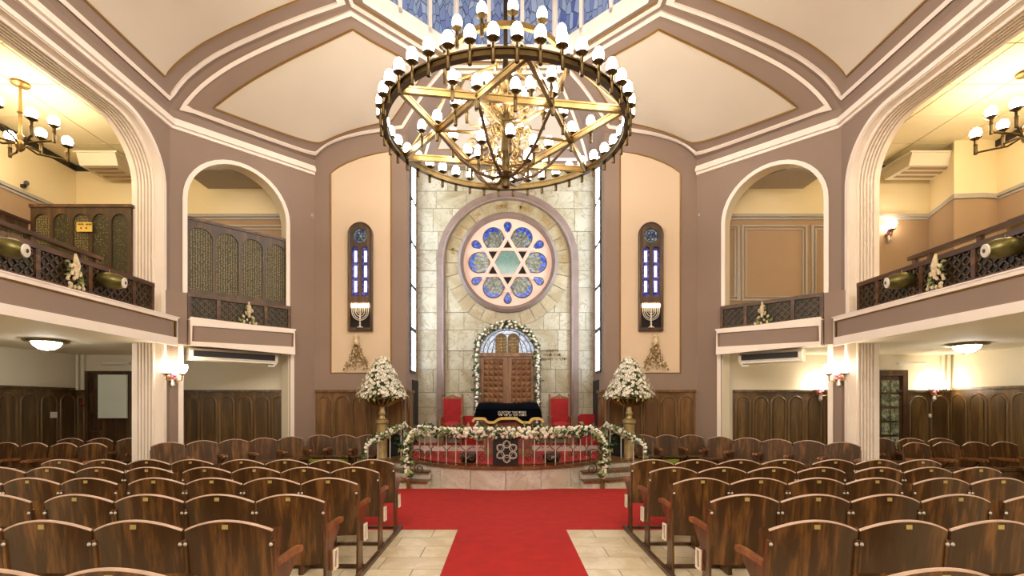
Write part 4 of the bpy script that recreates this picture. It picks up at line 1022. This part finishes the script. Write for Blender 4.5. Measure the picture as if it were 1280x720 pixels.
# ------------------------------------------------------------------ lancet windows, menorahs, dried ornaments
for mx in (False, True):
    S = SIDE[mx]; xc = -3.085; hw = .26
    wn = empty('window_%d' % (5 if mx else 4), (xc, YF, 3.08), mx, kind='structure')
    ML = WALLXZ((xc, YF-.012, 0)); zt = 5.36; zb = 3.05
    tops = arched(-hw, hw, zb, zt, 16)
    holes = [[(.15*math.cos(a), zt-.29+.15*math.sin(a)) for a in [2*PI*k/20 for k in range(20)]]]
    for sx in (-1, 1): holes.append(arched(sx*.105-.075, sx*.105+.075, 3.78, 4.84, 8))
    holes.append([(-.21, 3.12), (.21, 3.12), (.21, 3.66), (-.21, 3.66)])
    plate([tops]+holes, .08, ML @ Matrix.Translation((0, 0, .045)), 'window_frame', 'wood_dark', wn, mx)
    m = MB(mx); m.tube([ML @ Vector((*q, .08)) for q in arched(-hw+.02, hw-.02, zb+.02, zt-.02, 16)], .02, 5, True); build(m, 'frame_bead', 'wood_dark', wn)
    m = MB(mx); m.lathe([(.155, .02), (.155, .035)], 20, M=ML @ Matrix.Translation((0, zt-.29, 0))); build(m, 'rosette_pane', 'glass_rosette', wn)
    m = MB(mx)
    for k in range(6):
        a = PI*k/3; c = Vector((.075*math.cos(a), zt-.29+.075*math.sin(a), .04)); m.tube([ML @ (c+Vector((.035*math.cos(t), .035*math.sin(t), 0))) for t in [2*PI*i/10 for i in range(10)]], .008, 4, True)
    build(m, 'rosette_tracery', 'wood_dark', wn)
    for sx in (-1, 1):
        m = MB(mx); m.prism(arched(sx*.105-.08, sx*.105+.08, 3.77, 4.85, 8), .015, .03, ML); pn = build(m, 'lancet_pane', 'glass_violet', wn, False)
        for k in range(3):
            z0 = 3.88+.32*k; m = MB(mx); m.prism([(sx*.105-.03, z0), (sx*.105+.03, z0), (sx*.105+.03, z0+.24), (sx*.105-.03, z0+.24)], .03, .036, ML); build(m, 'pale_pane', 'glass_pale', pn, False)
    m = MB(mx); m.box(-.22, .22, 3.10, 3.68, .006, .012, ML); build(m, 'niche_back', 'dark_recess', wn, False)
    me_ = empty('menorah', (xc, YF-.06, 3.12), mx, label='silver nine-branched menorah with lit candles in the %s window niche' % S, category='menorah', group='lit menorahs')
    m = MB(mx)
    for r in (.05, .095, .14, .175): m.tube([ML @ Vector((r*math.cos(math.radians(a)), 3.46+r*math.sin(math.radians(a))*1.05, .07)) for a in range(180, 361, 15)], .010, 5)
    build(m, 'branches', 'silver', me_)
    m = MB(mx); m.lathe([(.07, 0), (.06, .02), (.02, .04), (.014, .07), (.024, .1), (.012, .13), (.012, .36)], 12, (xc, YF-.085, 3.115)); build(m, 'stem', 'silver', me_)
    for k in range(9):
        x = -.175+.04375*k; m = MB(mx); m.tube([ML @ Vector((x, 3.46, .07)), ML @ Vector((x, 3.54, .07))], .011, 6); cd = build(m, 'candle', 'petal', me_)
        m = MB(mx); m.ball(ML @ Vector((x, 3.59, .07)), .02, .02, .05, 6, 5); build(m, 'flame', 'flame', cd)
    # dried spray shaped like a fan-tailed bird
    rr = random.Random(17); px, pz = (-3.16 if not mx else -3.18), 2.19
    o = empty('dried_ornament', (px, YF-.02, pz), mx, label='cone of dried seed heads and twigs standing under the %s lancet window' % S, category='ornament', group='dried ornaments')
    a, b, c = MB(mx), MB(mx), MB(mx)
    for _ in range(150):
        t = rr.random()**.75; ang = rr.uniform(-1, 1); q = Vector((px+ang*(.05+.24*t), YF-.06-rr.uniform(.0, .10)*(1-abs(ang)), pz+.62-.58*t))
        (a if rr.random() < .62 else b).ball(q, .017, .013, .022, 5, 4)
    for _ in range(60):
        t = rr.random(); ang = rr.uniform(-1, 1); c.tube([Vector((px, YF-.05, pz+.64)), Vector((px+ang*.12*t, YF-.08, pz+.4)), Vector((px+ang*.27*t, YF-.05, pz+.62-.6*t))], .004, 4)
    build(a, 'seed_heads', 'dried', o, kind='stuff'); build(b, 'pale_seed_heads', 'dried_light', o, kind='stuff'); build(c, 'twigs', 'dried', o, kind='stuff')
    m = MB(mx); m.lathe([(.05, 0), (.07, .05), (.045, .1), (.04, .14), (.06, .18), (.02, .23)], 10, (px, YF-.1, pz+.56)); build(m, 'topknot', 'dried_light', o)

# ------------------------------------------------------------------ lamps
def lamp_meshes():
    c = MB(); c.lathe([(.018, -.20), (.024, -.195), (.024, -.06), (.03, -.05), (.022, -.03), (.022, .02), (.052, .045), (.074, .06), (.05, .068)], 10); cm = c.mesh('candle_holder', 'brass_dark')
    g = MB(); g.lathe([(.035, .062), (.058, .085), (.068, .125), (.062, .18), (.038, .22), (.006, .232)], 10); gm = g.mesh('globe', 'globe')
    return cm, gm
cm, gm = lamp_meshes()
CH = Vector((0, YC, 0)); RR = 1.666; RZc = 5.305
ch = empty('chandelier', (0, YC, 4.5), label='huge brass ring chandelier with a six-pointed star and many lit globes', category='chandelier')
def lamp(root, P, s=1.0, cmesh=None, gmesh=None):
    o = link('candle_holder', cmesh or cm, root); o.location = Vector(P)-ORG[root.name]; o.scale = (s, s, s)
    g = link('globe', gmesh or gm, o)
    return o
def cp(deg, r, z): a = math.radians(deg); return Vector((r*math.sin(a), YC-r*math.cos(a), z))   # 0 = toward the viewer
m = MB(); pts = [cp(d, RR, RZc) for d in range(0, 360, 4)]; m.strip(pts, [(p-Vector((0, YC, RZc))).normalized() for p in pts], .062, .03, True, -.02)
m.strip([p+Vector((0, 0, .036)) for p in pts], [(p-Vector((0, YC, RZc))).normalized() for p in pts], .02, .045, True, -.03)
m.strip([p-Vector((0, 0, .036)) for p in pts], [(p-Vector((0, YC, RZc))).normalized() for p in pts], .02, .045, True, -.03); build(m, 'ring', 'brass_dark', ch)
ST = 8.4
sv = [cp(ST+60*k, RR-.02, RZc) for k in range(6)]
for k in range(6):
    a, b = sv[k], sv[(k+2) % 6]
    m = MB(); up = Vector((0, 0, 1)); t = (b-a).normalized(); s_ = t.cross(up)
    for dz, ds in ((.035, .0), (-.035, .0)): m.strip([a+Vector((0, 0, dz)), b+Vector((0, 0, dz))], up, .05, .018)
    m.strip([a, b], s_, .05, .02, base=-.02); m.v = [(x, y, z_+.004*(k % 2)) for x, y, z_ in m.v]; build(m, 'star_bar', 'brass', ch)
for k in range(42): lamp(ch, cp(ST+360*k/42+4.28, RR+.05, RZc+.06))
hr = RR/math.sqrt(3)
for k in range(6):
    lamp(ch, cp(ST+30+60*k, hr, RZc+.05)); lamp(ch, cp(ST+60*k, hr*.87, RZc+.05)); lamp(ch, cp(ST+60*k+19, RR*.72, RZc+.05), .9)
# upper ring
R2, Z2 = .84, 6.24
m = MB(); pts = [cp(d, R2, Z2) for d in range(0, 360, 8)]; m.strip(pts, [(p-Vector((0, YC, Z2))).normalized() for p in pts], .07, .03, True, -.02); build(m, 'upper_ring', 'brass', ch)
for k in range(14): lamp(ch, cp(360*k/14+6, R2+.04, Z2+.06))
for k in range(6):
    m = MB(); m.tube([cp(60*k+12, R2, Z2), cp(60*k+12, .1, Z2+.1)], .018, 6); build(m, 'upper_spoke', 'brass', ch)
    m = MB(); m.tube([cp(60*k+ST, R2, Z2-.03), cp(60*k+ST, RR*.98, RZc+.05)], .014, 6); build(m, 'stay_rod', 'brass', ch)
m = MB(); prof = [(.01, 4.55), (.055, 4.57), (.07, 4.63), (.05, 4.68), (.09, 4.72), (.11, 4.76), (.05, 4.80), (.06, 4.95), (.1, 5.05), (.06, 5.14), (.05, 5.3), (.13, 5.38), (.15, 5.43), (.06, 5.5), (.045, 5.9), (.12, 6.0), (.13, 6.1), (.05, 6.2), (.03, 6.5), (.03, 10.5)]
m.lathe(prof, 14, (0, YC, 0)); build(m, 'stem', 'brass_dark', ch)
for k in range(6):                                                   # curved bowl arms from the star down to the finial
    d = ST+30+60*k
    m = MB(); m.tube([cp(d, hr, RZc-.02), cp(d, hr*.86, 5.15), cp(d, hr*.66, 4.93), cp(d, hr*.42, 4.76), cp(d, hr*.18, 4.69), cp(d, .05, 4.74)], .022, 6); build(m, 'bowl_arm', 'wood_dark', ch)
    m = MB(); m.tube([cp(d, hr, RZc+.0), cp(d, hr*.5, 5.32), cp(d, .08, 5.42)], .02, 6); build(m, 'spoke', 'brass', ch)
    e = Vector((math.sin(math.radians(d)), -math.cos(math.radians(d)), 0)); z1 = Vector((0, 0, 1))
    for rc_, zc, r0, tn in ((.26, 5.2, .12, 1.6), (.2, 4.98, .1, -1.6), (.46, 5.16, .09, 1.5), (.14, 5.62, .1, 1.5), (.3, 5.75, .13, -1.4), (.16, 5.82, .08, 1.5), (.4, 6.06, .1, 1.5)):
        m = MB(); m.tube(spiral(Vector((0, YC, zc))+e*rc_, e, z1, r0, tn, 18), .012, 5); build(m, 'scroll', 'brass', ch)
    lamp(ch, cp(d+30, .42, 5.02), .95); lamp(ch, cp(d+30, .36, 5.85), .9); lamp(ch, cp(d, .55, 5.62), .9)
    m = MB(); m.tube([cp(d+30, .08, 4.86), cp(d+30, .25, 4.86), cp(d+30, .38, 4.84), cp(d+30, .42, 4.9)], .013, 5); build(m, 'lamp_arm', 'brass', ch)
    m = MB(); m.tube([cp(d+30, .06, 5.6), cp(d+30, .22, 5.62), cp(d+30, .34, 5.66), cp(d+30, .36, 5.72)], .013, 5); m.tube([cp(d, .06, 5.5), cp(d, .3, 5.42), cp(d, .5, 5.42), cp(d, .55, 5.5)], .013, 5); build(m, 'lamp_arm', 'brass', ch)

# gallery chandeliers
gg = MB(); gg.lathe([(.03, .062), (.06, .085), (.075, .13), (.065, .18), (.03, .21), (.006, .215)], 10); ggm = gg.mesh('globe', 'globe_gallery')
def gallery_lamp(mx, x, y, label):
    o = empty('gallery_chandelier', (x, y, 5.4), mx, label=label, category='chandelier', group='gallery chandeliers')
    sx = 1
    m = MB(mx); m.lathe([(.13, 6.59), (.12, 6.56), (.03, 6.54)], 14, (x, y, 0)); build(m, 'ceiling_rose', 'brass', o)
    m = MB(mx); m.lathe([(.012, 5.5), (.05, 5.54), (.07, 5.6), (.03, 5.68), (.05, 5.75), (.022, 5.8), (.022, 6.1), (.045, 6.12), (.022, 6.15), (.02, 6.57)], 12, (x, y, 0)); build(m, 'stem', 'brass', o)
    for k in range(8):
        a = 2*PI*k/8+.2; R_ = .58 if k % 2 else .46; dz = .0 if k % 2 else .12
        P = lambda r, z: Vector((x+r*math.cos(a), y+r*math.sin(a), z))
        m = MB(mx); m.tube([P(.05, 5.62), P(R_*.35, 5.55+dz), P(R_*.7, 5.58+dz), P(R_*.95, 5.6+dz), P(R_, 5.66+dz)], .016, 6); build(m, 'arm', 'brass_dark', o)
        q = P(R_, 5.78+dz); q.x = -q.x if mx else q.x
        lamp(o, q, 1.05, cm, ggm)
gallery_lamp(False, -7.7, 7.87, 'brass branched chandelier hanging in the left gallery')
gallery_lamp(True, -8.0, 7.62, 'brass branched chandelier hanging in the right gallery')
for mx in (False, True): gallery_lamp(mx, -7.8, 3.6, 'brass branched chandelier of the %s gallery nearer the rear, out of frame' % SIDE[mx])

# sconces
sg_ = MB(); sg_.lathe([(.035, .0), (.075, .05), (.09, .12), (.082, .16), (.03, .165)], 12); sgm = sg_.mesh('glass_shade', 'globe_sconce')
def sconce(P, out, label, mx=False, n=2, grp=None):
    P = Vector(P); out = Vector(out).normalized(); sd = Vector((0, 0, 1)).cross(out); P_ = P
    o = empty('wall_sconce', P, mx, label=label, category='wall lamp', group=grp or 'wall sconces')
    q = Vector((0, 0, 1)).rotation_difference(out).to_matrix().to_4x4()
    m = MB(mx); m.lathe([(.06, .0), (.055, .02), (.02, .03)], 12, P, q); build(m, 'back_plate', 'brass', o)
    for k in range(n):
        s = (k-(n-1)/2)*.24
        a = P+out*.13+sd*s
        m = MB(mx); m.tube([P+out*.02, P+out*.09+sd*s*.4+Vector((0, 0, -.05)), a+Vector((0, 0, -.03)), a+Vector((0, 0, .06))], .013, 6); m.lathe([(.02, .05), (.06, .075), (.07, .09)], 12, a); ar = build(m, 'arm', 'brass', o)
        g = link('glass_shade', sgm, ar); w_ = a+Vector((0, 0, .085)); w_.x = -w_.x if mx else w_.x; g.location = w_-ORG[o.name]
    m = MB(mx)
    rr = random.Random(3)
    for _ in range(9): m.ball(P+out*.09+Vector((rr.uniform(-.05, .05), rr.uniform(-.05, .05), rr.uniform(-.02, .09))), .025, n=6, m=4)
    build(m, 'flower', 'pink_flower', o)
    m = MB(mx); m.tube([P+out*.05+Vector((0, 0, -.02)), P+out*.06+Vector((0, 0, -.12)), P+out*.04+Vector((0, 0, -.16))], .03, 6, radii=[.03, .04, .01]); build(m, 'tassel', 'silver', o)
for mx in (False, True):
    sconce(D(.02, .01, 1.95), nv+Vector((.25, 0, 0)), 'lit two-cup sconce on the %s corner pier under the gallery' % SIDE[mx], mx)
sconce((6.68, YF-.01, 1.72), (0, -1, 0), 'lit sconce on the panelling seen through the right balcony arch')
sconce((9.1, YF-.01, 1.72), (0, -1, 0), 'lit sconce between the right door and the corner panelling')
sconce((8.15, YF-.01, 5.1), (0, -1, 0), 'single lit sconce on the end wall of the right gallery', n=1)

# unseen point lights behind the viewer, added to brighten the seat backs
for x, y, z in ((-3.2, .2, 6.2), (3.2, .2, 6.2), (0, -2.6, 6.0)):
    l = bpy.data.lights.new('rear_fill', 'POINT'); l.energy = P_REAR; l.color = (1, .93, .82); l.shadow_soft_size = .5
    o = bpy.data.objects.new('rear_fill', l); COL.objects.link(o); o.location = (x, y, z)

# ------------------------------------------------------------------ seats
CW = .505
def chair_parts(folded):
    P = []
    # curved backrest with an arched top, leaning back
    def back_pt(t, z, th): return Vector(((t-.5)*(CW-.022), -.055*(z-.34)/.5+.028*(1-(2*t-1)**2)*-1+.02+th, z))
    n = 12; m = MB(); vs = []
    for th in (0, .02):
        for j in range(5):
            for i in range(n+1):
                t = i/n; zt = .79+.06*(1-(2*t-1)**2); zz = .34+(zt-.34)*j/4; vs.append(back_pt(t, zz, th))
    L = 5*(n+1); fs = []
    for j in range(4):
        for i in range(n):
            a = j*(n+1)+i; fs += [(a, a+1, a+n+2, a+n+1), (L+a+n+1, L+a+n+2, L+a+1, L+a)]
    for i in range(n): fs += [(L+i, L+i+1, i+1, i)]
    for j in range(4):
        a, b = j*(n+1), j*(n+1)+n; fs += [(a, a+n+1, L+a+n+1, L+a), (b+n+1, b, L+b, L+b+n+1)]
    m.add(vs, fs); P.append(('backrest', m, 'chair_wood'))
    m = MB(); m.tube([back_pt(i/16, .79+.06*(1-(i/8-1)**2)+.002, .01) for i in range(17)], .0105, 6); P.append(('top_edge', m, 'chair_edge'))
    m = MB(); q = back_pt(.5, .823, -.003); m.box(-.016, .016, q.y-.003, q.y+.002, q.z-.012, q.z+.012); P.append(('number_plate', m, 'plate_brass'))
    m = MB()
    if folded: m.prism([(.05, .40), (.09, .38), (.15, .76), (.12, .78)], -.215, .215, frame((0, 0, 0), (0, 1, 0), (0, 0, 1), (1, 0, 0)))
    else: m.prism([(.03, .41), (.4, .43), (.44, .44), (.44, .465), (.4, .47), (.03, .45)], -.225, .225, frame((0, 0, 0), (0, 1, 0), (0, 0, 1), (1, 0, 0)))
    P.append(('seat', m, 'chair_wood'))
    YZ = frame((0, 0, 0), (0, 1, 0), (0, 0, 1), (1, 0, 0))
    for s in (-1, 1):
        x0, x1 = (s*.2425-.009, s*.2425+.009)
        m = MB(); m.prism([(-.03, 0), (.14, 0), (.12, .08), (.10, .32), (.16, .46), (.27, .54), (.27, .575), (.03, .575), (-.005, .74), (-.035, .74), (-.01, .5), (-.02, .2)], x0, x1, YZ); P.append(('standard', m, 'chair_wood'))
        m = MB(); m.prism([(-.0, .57), (.30, .57), (.36, .565), (.385, .58), (.37, .605), (.30, .61), (.0, .605)], s*.233-.018, s*.233+.018, YZ); P.append(('armrest', m, 'chair_arm'))
        m = MB(); m.ball((s*.238, -.034, .72), .011, n=6, m=4); P.append(('bolt', m, 'silver'))
    return [(nm, mb.mesh(nm, mt), mt) for nm, mb, mt in P]
CP = {True: chair_parts(True), False: chair_parts(False)}
bx = MB(); bx.box(.0, .02, .08, .16, .27, .42); bxm = bx.mesh('aisle_box', 'chair_arm', smooth=False)
br = MB(); br.strip([Vector((.021, y, z)) for y, z in ((.085, .275), (.155, .275), (.155, .415), (.085, .415))], Vector((1, 0, 0)), .014, .008, True); brm = br.mesh('box_rim', 'petal', smooth=False)
def chair(x, y, rz, folded, label, group, end=0):
    o = empty('folding_seat', (x, y, 0), label=label, category='chair', group=group); o.rotation_euler.z = rz
    for nm, me, mt in CP[folded]: link(nm, me, o)
    if end:
        b = link('aisle_box', bxm, o); b.location = (end*.252, 0, 0); b.scale = (end, 1, 1)
        r = link('box_rim', brm, b)
    return o
cu_ = MB(); cu_.lathe([(.12, .30), (.16, .34), (.17, .40), (.1, .408)], 14, (0, .22, 0)); CUSH = cu_.mesh('cushion', 'green_cushion')
rows = [1.99, 2.79, 3.58, 4.37, 5.1, 5.8]
for mx in (False, True):
    S = SIDE[mx]; sg2 = 1 if mx else -1; x0 = 1.46 if mx else 1.29
    for r, y in enumerate(rows):
        n2 = 4 if not mx else (3 if r > 3 else 4)
        for k in range(4+n2):
            x = sg2*(x0+CW*(k+.5)+(.085 if k >= 4 else 0))
            if abs(x)-CW/2 > 1.06*y+.2: continue        # outside the picture
            chair(x, y, 0, True, 'wooden folding seat, %s from the aisle, %s row from the camera, %s of runner' % (ORD[k], ORD[r], S), 'seats in the %s block' % S, (-sg2 if k == 0 else 0))
        m = MB(); a, b = sorted((sg2*(x0-.004), sg2*(x0+CW*(4+n2)+.1))); m.box(a, b, y+.15, y+.19, .0, .03)
        build(m, 'floor_rail', 'wood_dark', None, False, label='dark floor rail under the %s row of seats, %s of the runner' % (ORD[r], S), category='rail', group='floor rails under the seats')
    m = MB(); a, b = sorted((sg2*(x0-.05), sg2*(x0-.006))); m.box(a, b, 1.5, 6.0, .0, .035)
    build(m, 'aisle_rail', 'wood_dark', None, False, label='long dark floor rail along the %s edge of the aisle' % S, category='rail')
    # seats along the diagonal opening, facing the centre
    rz = math.radians(-135) if not mx else math.radians(135)
    for k in range(5):
        q = D(-.12+k*.51, .5, 0); chair(sg2*abs(q.x), q.y, rz, False, 'wooden seat facing inward, %s from the corner pier, below the %s balcony' % (ORD[k], S), 'seats below the %s balcony' % S)
    for k in range(5 if not mx else 4):
        q = Vector((-6.75-.53*k, 8.1+.05*k, 0)) if not mx else Vector((-6.85-.54*k, 8.25+.05*k, 0))
        chair(sg2*abs(q.x), q.y, math.radians(174) if not mx else math.radians(-174), False, 'wooden seat turned to the camera under the %s gallery, %s from the pillar' % (S, ORD[k]), 'seats under the %s gallery' % S)
    for k in range(4):
        q = Vector((-6.5-.56*k, 9.3, 0)); chair(sg2*abs(q.x), q.y, PI, False, 'back-row wooden seat under the %s gallery near the end wall, %s from the pillar' % (S, ORD[k]), 'back seats under the %s gallery' % S)
    for k in range(3):
        cu = chair(sg2*(3.86-.506*k), 10.28, PI, False, 'pale-worn wooden seat against the %s front panelling, %s from the corner' % (S, ORD[k]), 'seats at the %s front panelling' % S)
        link('cushion', CUSH, cu)
    # board plinth in front of the corner
    m = MB(mx); m.box(1.98, 2.36, 0, .62, .06, .25, MD); build(m, 'low_cabinet', 'wood_front', None, False, label='low wooden box at the foot of the %s front corner' % S, category='box')

o = empty('security_camera', (-9.12, 9.4, 5.6), label='small dark security camera on the chair rail of the left gallery', category='camera')
m = MB(); m.box(-9.18, -9.1, 9.38, 9.42, 5.6, 5.66); build(m, 'bracket', 'black_plastic', o, False)
m = MB(); m.tube([Vector((-9.1, 9.42, 5.68)), Vector((-9.0, 9.32, 5.66))], .04, 8); build(m, 'body', 'black_plastic', o)
